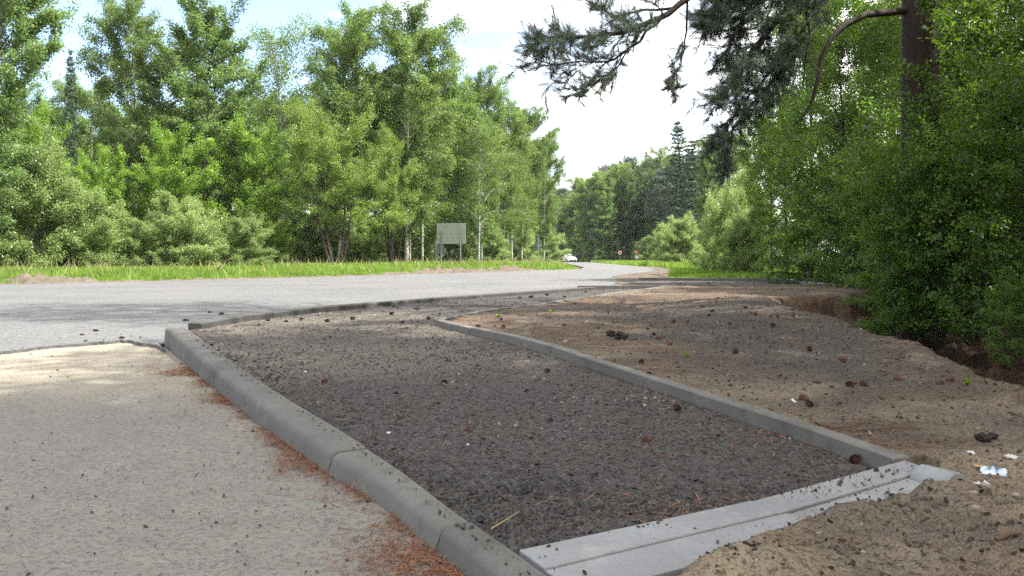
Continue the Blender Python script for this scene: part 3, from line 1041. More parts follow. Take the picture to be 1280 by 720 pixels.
# flat slabs across the near end
def quad_slab(name, p4, zt, th_, m, bev=0.0035):
    """p4: four ground corners (x, y) counter-clockwise, zt a function of (x, y)"""
    c_ = Vector((sum(p[0] for p in p4) / 4, sum(p[1] for p in p4) / 4, 0))
    bm_ = bmesh.new()
    tv = [bm_.verts.new((p[0] - c_.x, p[1] - c_.y, zt(p[1]))) for p in p4]
    bv = [bm_.verts.new((p[0] - c_.x, p[1] - c_.y, zt(p[1]) - th_)) for p in p4]
    bm_.faces.new(tv); bm_.faces.new(bv[::-1])
    for i in range(4): bm_.faces.new((tv[i], bv[i], bv[(i + 1) % 4], tv[(i + 1) % 4]))
    bmesh.ops.recalc_face_normals(bm_, faces=bm_.faces)
    bmesh.ops.bevel(bm_, geom=[e for e in bm_.edges], offset=bev, segments=2, affect='EDGES', profile=0.5)
    me_ = bpy.data.meshes.new(name); bm_.to_mesh(me_); bm_.free()
    o_ = link(name, me_, m); o_.location = c_
    return o_


def lerp2(a, b_, t): return (a[0] + (b_[0] - a[0]) * t, a[1] + (b_[1] - a[1]) * t)


SI = line_xy(SLAB_IN); SM = line_xy(SLAB_MID)
e = 0.002
fz = lambda y: float(sl_z(y))
def shr(p4, e):
    cx = sum(p[0] for p in p4) / 4; cy = sum(p[1] for p in p4) / 4
    return [(p[0] + (cx - p[0]) * e, p[1] + (cy - p[1]) * e) for p in p4]
o = quad_slab('slab', shr([SM[0], SM[1], SI[1], SI[0]], .004), fz, 0.15, M['slab'])
tag(o, 'pale flat concrete slab touching the large kerb, left half of the inner row', 'slab', 'flat slabs at the near end of the bed')
o = quad_slab('slab', shr([SM[1], SM[2], SI[2], SI[1]], .004), lambda y: fz(y) - .003, 0.15, M['slab'])
tag(o, 'pale flat concrete slab in the right half of the inner row, speckled with clods', 'slab', 'flat slabs at the near end of the bed')
# outer row, a little lower, partly buried
def off(p, q, d):
    v_ = Vector((q[0] - p[0], q[1] - p[1])).normalized(); n_ = Vector((v_.y, -v_.x)); return n_ * d
o1 = off(SM[0], SM[1], .17); o2 = off(SM[1], SM[2], .16)
A0 = SM[0]; A1 = lerp2(SM[0], SM[1], 1.05)
o = quad_slab('slab', shr([(A0[0] + o1.x, A0[1] + o1.y), (A1[0] + o1.x, A1[1] + o1.y), A1, A0], .004), lambda y: fz(y) - .006, 0.15, M['slab'])
tag(o, 'darker grey outer slab half buried by dug soil', 'slab', 'flat slabs at the near end of the bed')
o = quad_slab('slab', shr([(A1[0] + o2.x, A1[1] + o2.y), (SM[2][0] + o2.x, SM[2][1] + o2.y), SM[2], A1], .004), lambda y: fz(y) - .012, 0.15, M['slab'])
tag(o, 'outer slab buried under dug soil on the right', 'slab', 'flat slabs at the near end of the bed')
# rounded end stone at the right corner
ea = at(1150, 590, .12); eb = at(1196, 612, .09)
EP = Path([(ea.x, ea.y), (eb.x, eb.y)])
rp = [(-0.06, -0.12)] + [(-0.06 + .06 * (1 - math.cos(R(a))), -.05 * (1 - math.sin(R(a)))) for a in (0, 30, 60, 90)] + [(0.06 - .06 * (1 - math.sin(R(a))), -.05 * (1 - math.cos(R(a)))) for a in (30, 60, 90)] + [(0.06, -0.12)]
o = loft_stone('kerb_stone', EP, 0.0, EP.len, rp, M['slab'], lambda y: 0.150)
tag(o, 'short whitish rounded kerb end sticking out of the soil at the slab corner', 'kerb stone')

n = 1300
u = g.random(n); q = g.random(n)
i_ = (u > .5).astype(int)
A_ = np.array(SI); B_ = np.array(SM)
t_ = np.where(i_ == 0, u * 2, u * 2 - 1)[:, None]
p_in = A_[i_] + (A_[i_ + 1] - A_[i_]) * t_; p_md = B_[i_] + (B_[i_ + 1] - B_[i_]) * t_
pp = p_in + (p_md - p_in) * (q[:, None] * 1.9)
k = (fbm(pp[:, 0] * 5, pp[:, 1] * 5, 133, 3) + .5 + .25 * u) > .52 + .3 * g.random(n)
pp = pp[k]; pp = pp[(dist_pl(SI + SM[::-1] + SI[:1], pp[:, 0], pp[:, 1])[0] > .008)]
sz = 0.0032 * (.5 + g.random(len(pp)) ** 5 * 3.2)
o = stones('slab_crumbs', np.stack([pp[:, 0], pp[:, 1], sl_z(pp[:, 1]) + sz * .2], -1), sz, M['grit'], g.random(len(pp)) * .8, .7, 134)
tag(o, 'brown crumbs of soil scattered over the pale slabs', None, kind='stuff')
n = 700
pp = np.array([KP.at(v_) for v_ in g.random(n) * KP.len]); off_ = .05 + .07 * g.random(n)
pp = pp - np.array([[KP.dirn(0, .2).y * -1, KP.dirn(0, .2).x]]) * off_[:, None] * .6
sz = 0.0035 * (.5 + g.random(n) ** 5 * 3)
o = stones('kerb_crumbs', np.stack([pp[:, 0], pp[:, 1], ktop(pp[:, 1]) + sz * .2], -1), sz, M['chips'], g.random(n) * .6, .7, 135)
tag(o, 'specks of crushed asphalt lying on the tops of the large kerb stones', None, kind='stuff')

# ------------------------------------------------------------------ dirt ridges on the far side of the road
def windrow(name, pl, w_, hfun, z0, seed, m, zf=None):
    P_ = Path(pl)
    ns = int(P_.len / 0.10); nw = 24
    vv = []; 
    for i in range(ns + 1):
        s = P_.len * i / ns
        c_ = P_.at(s); d_ = P_.dirn(s, .4); nl = Vector((-d_.y, d_.x))
        for j in range(nw + 1):
            t = j / nw
            q = c_ + nl * (w_ * t)
            vv.append((q.x, q.y, s / P_.len, t))
    vv = np.array(vv)
    x_, y_ = vv[:, 0], vv[:, 1]
    sh_ = np.sin(np.pi * vv[:, 3]) ** .8
    h_ = hfun(vv[:, 2]) * sh_ * (0.6 + 2.6 * fbm(x_ * 2.6, y_ * 2.6, seed, 5) + 0.8 * np.abs(fbm(x_ * 7, y_ * 7, seed + 3, 3)))
    z_ = z0 + far_drop(y_) + np.maximum(h_, -.02) - 0.05 * (sh_ < .01)
    i = np.arange(ns)[:, None] * (nw + 1) + np.arange(nw)[None, :]
    f_ = np.stack([i, i + nw + 1, i + nw + 2, i + 1], -1).reshape(-1, 4)
    me_ = new_mesh(name, np.stack([x_, y_, z_], -1), f_, False)
    o_ = link(name, me_, m); o_['kind'] = 'structure'
    return o_


windrow('dirt_ridge', [(-18, 19.6), (-14.7, 24.0), (-12.6, 26.3)], 1.3, lambda t: .22 * sstep((1 - t) / .12) * np.ones_like(t), 0.02, 101, M['dirt'])
windrow('dirt_strip', [(-13.0, 25.7), (-7.2, 31.75), (-2.25, 39.5), (3.2, 47.6)], 0.8, lambda t: .05 + .22 * np.exp(-((t - .62) / .12) ** 2) + .2 * np.exp(-((t - .80) / .05) ** 2) - .04 * (t > .92), 0.02, 111, M['dirt'])

# ------------------------------------------------------------------ grass
def blades(name, x, y, z, h, wd, g, m=None):
    n = len(x)
    a = g.random(n) * 2 * np.pi
    lean = g.normal(0, .28, (n, 2)) * h[:, None]
    c = np.stack([x, y, z], -1)
    s = np.stack([np.cos(a), np.sin(a), np.zeros(n)], -1) * (wd * .5)[:, None]
    mid = c + np.stack([lean[:, 0] * .35, lean[:, 1] * .35, h * .55], -1)
    tip = c + np.stack([lean[:, 0], lean[:, 1], h], -1)
    v = np.stack([c - s, c + s, mid + s * .8, tip, mid - s * .8], 1).reshape(-1, 3)
    b0 = np.arange(n)[:, None] * 5
    f = b0 + np.array([[0, 1, 2, 3, 4]])
    me = new_mesh(name, v, f)
    set_attr(me, 'tint', np.repeat(np.clip(.5 + 1.9 * fbm(x * .8, y * .8, 120, 3) + g.normal(0, .25, n), 0, 1), 5))
    return link(name, me, m or M['grass'])


g = np.random.default_rng(121)
# verge across the road
n = 170000
P_ = Path(L_EDGE[1:10]); PX = np.array([P_.at(s) for s in np.linspace(0, P_.len, 400)])
t = g.random(n) ** 1.6
ii = np.clip((t * 399).astype(int), 0, 398); fr = t * 399 - ii
bx = PX[ii] * (1 - fr)[:, None] + PX[ii + 1] * fr[:, None]
dd = PX[ii + 1] - PX[ii]; dd /= np.linalg.norm(dd, axis=1)[:, None]
of = 0.7 + g.random(n) ** 1.25 * (11 + 2 * g.random(n))
x = bx[:, 0] - dd[:, 1] * of + dd[:, 0] * g.normal(0, .5, n); y = bx[:, 1] + dd[:, 0] * of + dd[:, 1] * g.normal(0, .5, n)
x2 = -14.7 - .6 * g.random(30000) * 26; y2 = 23.8 + (x2 + 14.7) / .6 * .8
of2 = .9 + g.random(30000) * 11
x = np.append(x, x2 - .8 * of2); y = np.append(y, y2 + .6 * of2); of = np.append(of, of2)
ok = np.hypot(x, y) > 12
x, y, of = x[ok], y[ok], of[ok]
vdd = verge_dist(x, y)
k = vdd > 0.35
x, y, of = x[k], y[k], of[k]
hh = (0.16 + .26 * g.random(len(x))) * (0.45 + .6 * sstep(of / 3.0)) * (1 + .5 * fbm(x * .35, y * .35, 122))
wdt = 0.022 + 0.0006 * np.hypot(x, y)
zg = far_drop(y) - 0.05 + 0.12 * sstep((of - .5) / 6)
o = blades('grass', x, y, zg, hh, wdt, g)
tag(o, 'bright green mown grass on the verge across the road', None, kind='stuff')
M['seed'] = leaf_mat('seed_heads', (0.20, 0.19, 0.08), (0.34, 0.31, 0.16), (0.3, 0.3, 0.12), .3, .6, .2)
kk = (g.random(len(x)) < .018) & (of > 1.0)
o = blades('seed_heads', x[kk], y[kk], zg[kk], hh[kk] * 1.5 + .12, wdt[kk] * .6, g, M['seed'])
tag(o, 'pale seed heads standing above the grass across the road', None, kind='stuff')
# verge on the right beyond the second crossing
n = 110000
yy = 24.3 + 130 * g.random(n) ** 2.4
xr = np.interp(yy, [24, 27, 32.5, 37, 43, 50, 66, 90, 129, 150, 160], [4.6, 5.3, 6.2, 7.2, 9.1, 10.2, 11.1, 11.8, 13.6, 14.4, 15])
xw = np.interp(yy, [24, 40, 60, 100, 150], [5.5, 5, 6, 11, 13])
x = xr + g.random(n) * xw; y = yy
hh = (0.14 + .30 * g.random(n)) * (1 + .6 * fbm(x * .5, y * .5, 125)) * np.where(y < 40, .9, 1.2)
o = blades('grass', x, y, far_drop(y) - .06, hh, 0.014 + 0.0006 * y, g)
tag(o, 'tall bright grass on the verge beyond the second crossing', None, kind='stuff')
g2 = np.random.default_rng(5)
for cx, cy in ((0.45, 9.6), (-.15, 8.9), (1.25, 5.9), (2.6, 4.7)):
    V = [(0, 0, 0)]; Fq = []
    for k_ in range(16):
        a = g2.random() * 6.28; h_ = .02 + .035 * g2.random(); r_ = .01 + .035 * g2.random(); w_ = .006
        dx_, dy_ = math.cos(a), math.sin(a)
        V += [(dx_ * r_ * .5 - dy_ * w_, dy_ * r_ * .5 + dx_ * w_, h_ * .75), (dx_ * r_, dy_ * r_, h_), (dx_ * r_ * .5 + dy_ * w_, dy_ * r_ * .5 - dx_ * w_, h_ * .75)]
        Fq.append((0, 1 + 3 * k_, 2 + 3 * k_, 3 + 3 * k_))
    me = new_mesh('weed_sprout', np.array(V), np.array(Fq)); set_attr(me, 'tint', g2.random(len(V)))
    o = link('weed_sprout', me, M['grass'])
    o.location = (cx, cy, float(soil_z(np.array([cx]), np.array([cy]))[0]))
    tag(o, 'small green weed sprout growing in the bare soil', 'weed', 'weed sprouts in the soil')

# ------------------------------------------------------------------ trees
def tube(pts, rad, sides, V, Fq, closed_tip=True):
    pts = np.asarray(pts, float); n = len(pts)
    t = np.gradient(pts, axis=0); t /= np.linalg.norm(t, axis=1)[:, None] + 1e-9
    ref = np.array([0.0, 0, 1]) if abs(t[0, 2]) < .8 else np.array([1.0, 0, 0])
    u = np.cross(t, ref); u /= np.linalg.norm(u, axis=1)[:, None] + 1e-9
    w_ = np.cross(t, u)
    a = np.arange(sides) / sides * 2 * np.pi
    ring = pts[:, None] + (u[:, None] * np.cos(a)[None, :, None] + w_[:, None] * np.sin(a)[None, :, None]) * np.asarray(rad)[:, None, None]
    b0 = sum(len(q) for q in V)
    V.append(ring.reshape(-1, 3))
    i = np.arange(n - 1)[:, None] * sides; j = np.arange(sides)[None, :]; j2 = (j + 1) % sides
    Fq.append((np.stack([i + j, i + j2, i + j2 + sides, i + j + sides], -1) + b0).reshape(-1, 4))


def branch(p0, az, el, L, n, droop, wob, g):
    """polyline growing from p0; droop changes the elevation along the way"""
    pts = [np.array(p0, float)]
    st = L / n
    for i in range(n):
        d = np.array([math.cos(az) * math.cos(el), math.sin(az) * math.cos(el), math.sin(el)])
        pts.append(pts[-1] + d * st)
        el += droop / n + g.normal(0, wob * .6)
        az += g.normal(0, wob)
    return np.array(pts)


def leaf_quads(c, size, asp, g, up=0.4, hang=0.0, axis=None, fold=True):
    n = len(c)
    nrm = g.normal(0, 1, (n, 3)); nrm[:, 2] += up * np.sign(g.random(n) + .2) * 2
    nrm /= np.linalg.norm(nrm, axis=1)[:, None]
    ax = g.normal(0, 1, (n, 3)); ax[:, 2] -= hang
    if axis is not None: ax = axis + g.normal(0, .35, (n, 3))
    ax -= nrm * (ax * nrm).sum(1)[:, None]
    ax /= np.linalg.norm(ax, axis=1)[:, None] + 1e-9
    sd = np.cross(nrm, ax)
    s = (size * (.6 + .8 * g.random(n)))[:, None]
    lift = nrm * s * .16
    v = np.stack([c - ax * s * .5, c + sd * s * asp * .5 + lift, c + ax * s * .5, c - sd * s * asp * .5 + lift], 1)
    return v.reshape(-1, 3), np.arange(n * 4).reshape(-1, 4)


def leaf_hex(c, size, asp, g, up=0.6, hang=0.3):
    """a leaf with a folded midrib and a pointed outline, for the near trees"""
    n = len(c)
    nrm = g.normal(0, .75, (n, 3)); nrm[:, 2] += up * 1.6
    nrm /= np.linalg.norm(nrm, axis=1)[:, None]
    ax = g.normal(0, 1, (n, 3)); ax[:, 2] -= hang
    ax -= nrm * (ax * nrm).sum(1)[:, None]; ax /= np.linalg.norm(ax, axis=1)[:, None] + 1e-9
    sd = np.cross(nrm, ax)
    s = (size * (.55 + .8 * g.random(n)))[:, None]
    lift = nrm * s * .12
    P = lambda a, b_, k: c + ax * s * a + sd * s * asp * b_ + lift * k
    v = np.stack([P(-.5, 0, 0), P(-.2, .42, 1), P(.15, .38, 1), P(.5, 0, -.6), P(.15, -.38, 1), P(-.2, -.42, 1)], 1)
    i = np.arange(n)[:, None] * 6
    f = np.concatenate([i + np.array([[0, 1, 2, 3]]), i + np.array([[0, 3, 4, 5]])])
    return v.reshape(-1, 3), f


def broadleaf(seed, H, tr, base, prof, nprim, el0, el1, droop, nsec, leaf_n, lsize, asp=.62, scat=.22, hang=0.0, up=.35, stems=1, spread=.0,
              seclen=.42, near=False, drape=0.0, clump=1.0, low=None):
    """returns wood (verts, faces) and leaf centres for one tree; prof(t) is the crown radius at crown height fraction t"""
    g = np.random.default_rng(seed)
    V, Fq = [], []; C = []; wts = []
    for st in range(stems):
        a0 = g.random() * 2 * np.pi
        el = np.pi / 2 - (spread * (.5 + .8 * g.random()) if stems > 1 else g.normal(0, .03))
        h = H * (1 if st == 0 else .75 + .25 * g.random())
        tk = branch((.12 * math.cos(a0) * (stems > 1), .12 * math.sin(a0) * (stems > 1), -0.25), a0, el, h * 1.0, 14, (np.pi / 2 - el) * .9, .045, g)
        rad = tr * (1 - np.linspace(0, 1, 15) ** .9 * .93) * (1 if stems == 1 else .7)
        rad[0] *= 1.35
        tube(tk, rad, 8, V, Fq)
        for i in range(max(3, nprim // stems)):
            t = (i + g.random()) / max(3, nprim // stems)
            hz = base + (1 - base) * t ** .92
            k = hz * 14; i0 = min(int(k), 13); p = tk[i0] + (tk[i0 + 1] - tk[i0]) * (k - i0)
            az = i * 2.39996 + g.normal(0, .35)
            rr = prof(t) * (.72 + .5 * g.random())
            e_ = el0 + (el1 - el0) * t + g.normal(0, .12)
            L = rr / max(.35, math.cos(e_))
            L = min(L, H * .5)
            b_ = branch(p, az, e_, L, 7, droop, .09, g)
            r0 = max(.006, rad[i0] * .42)
            tube(b_, np.linspace(r0, .004, 8), 5, V, Fq)
            for j in range(nsec):
                u = .22 + .78 * (j + g.random()) / nsec
                k2 = u * 7; j0 = min(int(k2), 6); q = b_[j0] + (b_[j0 + 1] - b_[j0]) * (k2 - j0)
                d0 = b_[min(j0 + 1, 7)] - b_[j0]
                az2 = math.atan2(d0[1], d0[0]) + g.choice([-1, 1]) * (.5 + .6 * g.random())
                el2 = math.asin(np.clip(d0[2] / (np.linalg.norm(d0) + 1e-9), -1, 1)) + g.normal(.1, .35)
                L2 = L * seclen * (1.15 - .6 * u) * (.6 + .8 * g.random())
                s2 = branch(q, az2, el2, L2, 4, droop * .8 - drape, .12, g)
                if j % 2 == 0: tube(s2, np.linspace(max(.004, r0 * .3), .002, 5), 3, V, Fq)
                C.append(s2); wts.append(L2 * (0.45 + clump * g.random() ** 1.5))
            C.append(b_[3:].copy() if len(b_) > 4 else b_); wts.append(L * .18)
    wts = np.array(wts); cnt = np.maximum(1, (wts / wts.sum() * leaf_n)).astype(int)
    pts = []; tint = []
    for c_, n in zip(C, cnt):
        u = g.random(n) ** .8 * (len(c_) - 1); i0 = np.clip(u.astype(int), 0, len(c_) - 2)
        p = c_[i0] + (c_[i0 + 1] - c_[i0]) * (u - i0)[:, None]
        p = p + g.normal(0, scat, (n, 3)) * np.array([1, 1, .75])
        if drape: p[:, 2] -= np.abs(g.exponential(drape * .6, n))
        pts.append(p); tint.append(np.clip(g.random() * .7 + .12 + g.normal(0, .2, n), 0, 1))
    pts = np.concatenate(pts); tint = np.concatenate(tint)
    if low is None: low = .12
    k = pts[:, 2] > low
    pts, tint = pts[k], tint[k]
    if near:
        lv, lf = leaf_hex(pts, lsize, asp * 1.25, g, up, hang); rep = 6
    else:
        lv, lf = leaf_quads(pts, lsize, asp, g, up, hang); rep = 4
    return np.concatenate(V), np.concatenate(Fq), lv, lf, np.repeat(tint, rep)


def conifer(seed, H, tr, base, rad_b, nwh, per, el0, el1, droop, spray, n_sp, asp, scat, flat_top=False):
    g = np.random.default_rng(seed)
    V, Fq = [], []; pts = []; axs = []; tint = []
    tk = branch((0, 0, -.25), 0, np.pi / 2, H + .25, 14, 0, .015, g)
    tube(tk, tr * (1 - np.linspace(0, 1, 15) * .96), 8, V, Fq)
    cnt = 0
    for i in range(nwh):
        t = (i + .3 * g.random()) / nwh
        hz = base + (1 - base) * t
        k = hz * 14; i0 = min(int(k), 13); p = tk[i0] + (tk[i0 + 1] - tk[i0]) * (k - i0)
        for j in range(per):
            az = j * 2 * np.pi / per + i * 1.1 + g.normal(0, .25)
            if flat_top: L = rad_b * (math.sin(np.pi * min(1, .25 + .75 * t)) ** .6 + .15) * (.6 + .6 * g.random())
            else: L = rad_b * (1 - t) ** .85 * (.75 + .45 * g.random()) + .15
            el = el0 + (el1 - el0) * t + g.normal(0, .1)
            b_ = branch(p, az, el, L, 5, droop, .08, g)
            tube(b_, np.linspace(max(.01, tr * .22 * (1 - t * .7)), .004, 6), 4, V, Fq)
            n = int(n_sp * (L / rad_b + .12))
            if flat_top: u = 1 - .62 * g.random(n) ** 1.3
            else: u = .12 + .88 * g.random(n)
            kk = u * 5; j0 = np.clip(kk.astype(int), 0, 4)
            q = b_[j0] + (b_[j0 + 1] - b_[j0]) * (kk - j0)[:, None]
            dv = b_[j0 + 1] - b_[j0]; dv /= np.linalg.norm(dv, axis=1)[:, None]
            sdv = np.stack([-dv[:, 1], dv[:, 0], np.zeros(n)], -1)
            wth = (L * .30 * (1.1 - u) + .1) if not flat_top else scat * 2.0
            q = q + sdv * (g.normal(0, 1, n) * wth)[:, None] + g.normal(0, scat, (n, 3)) * np.array([.6, .6, 1.0])
            if not flat_top: q[:, 2] -= np.abs(g.normal(0, .12, n)) * L * .35
            pts.append(q); axs.append(dv + sdv * g.normal(0, .7, n)[:, None] + np.array([0, 0, .25 if flat_top else -.25]))
            tint.append(np.clip(g.random() * .5 + .2 + g.normal(0, .2, n), 0, 1))
    pts = np.concatenate(pts); axs = np.concatenate(axs); tint = np.concatenate(tint)
    lv, lf = leaf_quads(pts, spray, asp, g, .2, 0, axs)
    return np.concatenate(V), np.concatenate(Fq), lv, lf, np.repeat(tint, 4)


def make_proto(name, data, bark_m, leaf_m, crown='crown', trunk='trunk'):
    v, f, lv, lf, ti = data
    tm = new_mesh(name + '_trunk', v, f, True); tm.materials.append(bark_m)
    cm = new_mesh(name + '_crown', lv, lf); cm.materials.append(leaf_m)
    set_attr(cm, 'tint', ti)
    return dict(name=name, trunk=tm, crown=cm, tn=trunk, cn=crown)


def put(proto, x, y, h, label, cat='tree', group=None, rz=None, sx=1.0, z=None, name=None):
    """one tree: an empty at its foot with its own trunk and crown; h scales the prototype's height"""
    s = h / proto['H']
    if z is None:
        z = float(far_drop(y)) - 0.02
    r_ = bpy.data.objects.new(name or proto['name'], None); COL.objects.link(r_)
    r_.empty_display_size = .3
    r_.location = (x, y, z); r_.scale = (s * sx, s * sx, s)
    r_.rotation_euler = (random.gauss(0, .02), random.gauss(0, .02), random.uniform(0, 6.28) if rz is None else rz)
    tag(r_, label, cat, group)
    a = link(proto['tn'], proto['trunk'], None, r_)
    b_ = link(proto['cn'], proto['crown'], None, r_)
    return r_


def proto(name, H, data, bk, lf, **k):
    p = make_proto(name, data, M[bk], M[lf], **k); p['H'] = float(np.percentile(data[2][:, 2], 99.7))
    return p


birch_prof = lambda t: 2.6 * (math.sin(math.pi * min(1, .18 + .82 * (1 - t))) ** .75) * (1 - .45 * t) + .25
BIRCH = [proto('birch_tree', 15, broadleaf(200 + i, 15, .15, .16, birch_prof, 48, .75, 1.15, -.75, 7, 74000, .115, .7, .15, .6, .2, drape=.45, clump=2.2), 'bark_birch', 'leaf_birch') for i in range(3)]
BIRCH_THIN = [proto('birch_tree', 15, broadleaf(210 + i, 15, .12, .30, lambda t: 1.9 * (1 - t) ** .5 + .3, 34, .85, 1.2, -.9, 6, 22000, .10, .7, .17, .6, .2, drape=.75), 'bark_birch', 'leaf_birch') for i in range(2)]
asp_prof = lambda t: 3.0 * math.sin(math.pi * (.15 + .8 * (1 - t))) ** .7 * (1 - .3 * t) + .3
ASPEN = [proto('aspen_tree', 16, broadleaf(220 + i, 16, .19, .14, asp_prof, 46, .6, 1.1, -.15, 8, 80000, .118, .9, .18, .2, .3, clump=2.6), 'bark_grey', 'leaf_aspen') for i in range(2)]
rnd_prof = lambda t: 3.0 * math.sqrt(max(.02, 1 - (1.55 * t - .62) ** 2)) + .2
ROUND = [proto('maple_tree', 7.5, broadleaf(230 + i, 7.5, .14, .13, rnd_prof, 42, .15, 1.1, .1, 8, 56000, .10, .85, .15, .2, .5, clump=2.6), 'bark_dark', 'leaf_maple') for i in range(2)]
bush_prof = lambda t: 2.3 * math.sqrt(max(.03, 1 - (1.3 * t - .35) ** 2)) + .15
BUSH = [proto('willow_bush', 4.0, broadleaf(240 + i, 3.7, .06, .06, bush_prof, 60, -.05, 1.15, .1, 7, 60000, .085, .5, .115, .0, .4, stems=3, spread=.3, clump=3.0, low=.02), 'bark_grey', 'leaf_willow', trunk='stems', crown='foliage') for i in range(3)]
MULTI = proto('willow_tree', 8.0, broadleaf(250, 7.8, .17, .40, lambda t: 2.7 * math.sqrt(max(.03, 1 - (1.4 * t - .5) ** 2)) + .2, 46, .25, 1.1, -.1, 8, 52000, .10, .6, .14, .1, .4, stems=6, spread=.36, clump=2.8, low=2.3), 'bark_dark', 'leaf_sallow', trunk='stems')
SPRUCE = [proto('spruce_tree', 17, conifer(260 + i, 17, .2, .06, 2.7, 34, 7, -.15, .45, .15, .42, 40, .22, .09), 'bark_dark', 'needle_spruce') for i in range(2)]
PINE = [proto('pine_tree', 18, conifer(270 + i, 18, .2, .50, 2.4, 12, 6, .05, .7, .25, .34, 130, .3, .22, True), 'bark_pine', 'needle_pine') for i in range(2)]
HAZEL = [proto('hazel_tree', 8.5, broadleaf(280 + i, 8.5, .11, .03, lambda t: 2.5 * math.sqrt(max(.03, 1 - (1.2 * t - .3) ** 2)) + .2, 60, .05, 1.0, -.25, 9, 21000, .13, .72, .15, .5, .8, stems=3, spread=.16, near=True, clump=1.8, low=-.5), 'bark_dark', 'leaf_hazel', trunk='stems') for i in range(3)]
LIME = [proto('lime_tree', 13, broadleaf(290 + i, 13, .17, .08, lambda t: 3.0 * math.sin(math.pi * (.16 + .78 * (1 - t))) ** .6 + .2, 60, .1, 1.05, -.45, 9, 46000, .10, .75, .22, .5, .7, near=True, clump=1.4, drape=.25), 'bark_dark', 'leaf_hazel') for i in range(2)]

X = lambda px, Y: (px - 640) / F * Y
def top(py, Y): return CAMH + (HOR - py) / F * Y - float(far_drop(Y))

# ---- wood across the road: trees that can be told apart
def T(protos, px, Y, py, label, i=0, sx=1.0, rz=None, cat='tree', group=None):
    p = protos[i % len(protos)] if isinstance(protos, list) else protos
    return put(p, X(px, Y), Y, top(py, Y), label, cat, group, rz, sx)


T(ASPEN, -20, 31, -110, 'leafy tree leaning in at the upper left corner, nearest of the wood', 0, 1.0)
T(BIRCH, 172, 50, -6, 'tall narrow birch left of the broad full-crowned aspen, touching the upper edge', 0, .82)
T(ASPEN, 262, 49, -22, 'tallest broad aspen with a full crown reaching the upper edge of the view', 1, 1.2)
T(BIRCH_THIN, 352, 54, 30, 'thin sparse birch with sky showing through its crown', 0, 1.15)
T(BIRCH, 424, 54, 12, 'tall birch with a pointed double top behind the multi-stemmed willow', 1, .95)
T(BIRCH, 508, 55, 16, 'tall full birch peaking just left of the direction board', 2, 1.05)
T(BIRCH, 545, 62, 78, 'birch with a rounded shoulder just behind the direction board', 0, 1.0)
T(BIRCH, 602, 66, 92, 'slender pointed birch standing right of the direction board', 1, .8)
T(BIRCH, 628, 72, 132, 'lower birch filling in right of the slender pointed one', 0, .9)
T(BIRCH, 652, 80, 134, 'pointed birch near the right end of the row across the road', 2, .8)
T(BIRCH, 680, 92, 162, 'last birch of the row across the road, beside the open sky', 1, .75)
T(SPRUCE, 92, 47, 66, 'thin dark spruce tip between the corner tree and the tall birch', 0, .55)
T(SPRUCE, 568, 70, 112, 'small dark spruce top peeping out between two birches', 1, .7)
T(BIRCH, 118, 58, 100, 'darker birch in the dip behind the maple bush', 2, 1.0)
T(ROUND, 222, 44, 160, 'round bright maple behind the pale willow bush', 0, 1.08)
T(ROUND, 130, 43, 185, 'maple between the left hand bushes, lower than its round neighbour', 1, .9)
T(ROUND, 318, 48, 152, 'dark-stemmed maple beneath the thin sparse birch', 1, .95)
T(ROUND, 45, 40, 130, 'bright maple under the leafy corner tree', 0, .8)
T(MULTI, 420, 46, 118, 'spreading multi-stemmed willow with dark bare stems near the verge', 0, .95, rz=1.0)
T(MULTI, 492, 52, 165, 'smaller willow with leaning stems just right of the large multi-stemmed one', 0, .7, rz=3.1)
T(BUSH, 52, 34.5, 172, 'tall pale willow bush at the left end of the verge', 0, .88)
T(BUSH, 112, 35.5, 232, 'low pale bush right of the tall willow bush', 1, 1.3)
T(BUSH, 232, 37.5, 243, 'large rounded silvery willow bush at the front of the wood', 2, 1.35)
T(BUSH, 300, 39.5, 268, 'right shoulder of the silvery bushes, a lower willow bush', 1, 1.3)
T(BUSH, 175, 36.5, 272, 'low silvery bush left of the large rounded one', 0, 1.1)
T(BUSH, -40, 33, 215, 'willow bush cut off by the left edge of the view', 2, 1.0)
T(BUSH, 618, 68, 285, 'light bush at the foot of the slender pointed birch', 0, 1.25)
T(BUSH, 655, 86, 283, 'light bush left of the grey triangular sign', 1, 1.2)
T(BUSH, 688, 97, 281, 'bright bush at the very end of the row, right of the grey triangular sign', 2, 1.05)
T(BUSH, 468, 58, 292, 'low bush under the smaller willow', 1, 1.1)
T(BUSH, 372, 55, 300, 'low bush left of the bare willow stems', 2, 1.1)
T(BUSH, 530, 62, 298, 'low bush left of the direction board posts', 0, 1.1)
T(BUSH, 585, 66, 303, 'low bush right behind the direction board', 1, 1.1)
# birches with bare white trunks along the front
for px, Y, py, lb in ((487, 55, 150, 'birch showing a pale thin trunk left of the direction board'), (512, 57, 140, 'birch with a pale bare trunk behind the board\'s left post'),
                      (528, 60, 120, 'birch with a reddish dark trunk close to the direction board'), (598, 62, 150, 'birch with a bright white trunk right of the direction board'),
                      (622, 70, 160, 'birch with a spotted white trunk between the board and the triangular sign'), (640, 74, 170, 'birch with a dark lower trunk left of the triangular sign')):
    p_ = BIRCH_THIN[random.randrange(2)]
    T([p_], px, Y, py, lb, 0, 1.25)
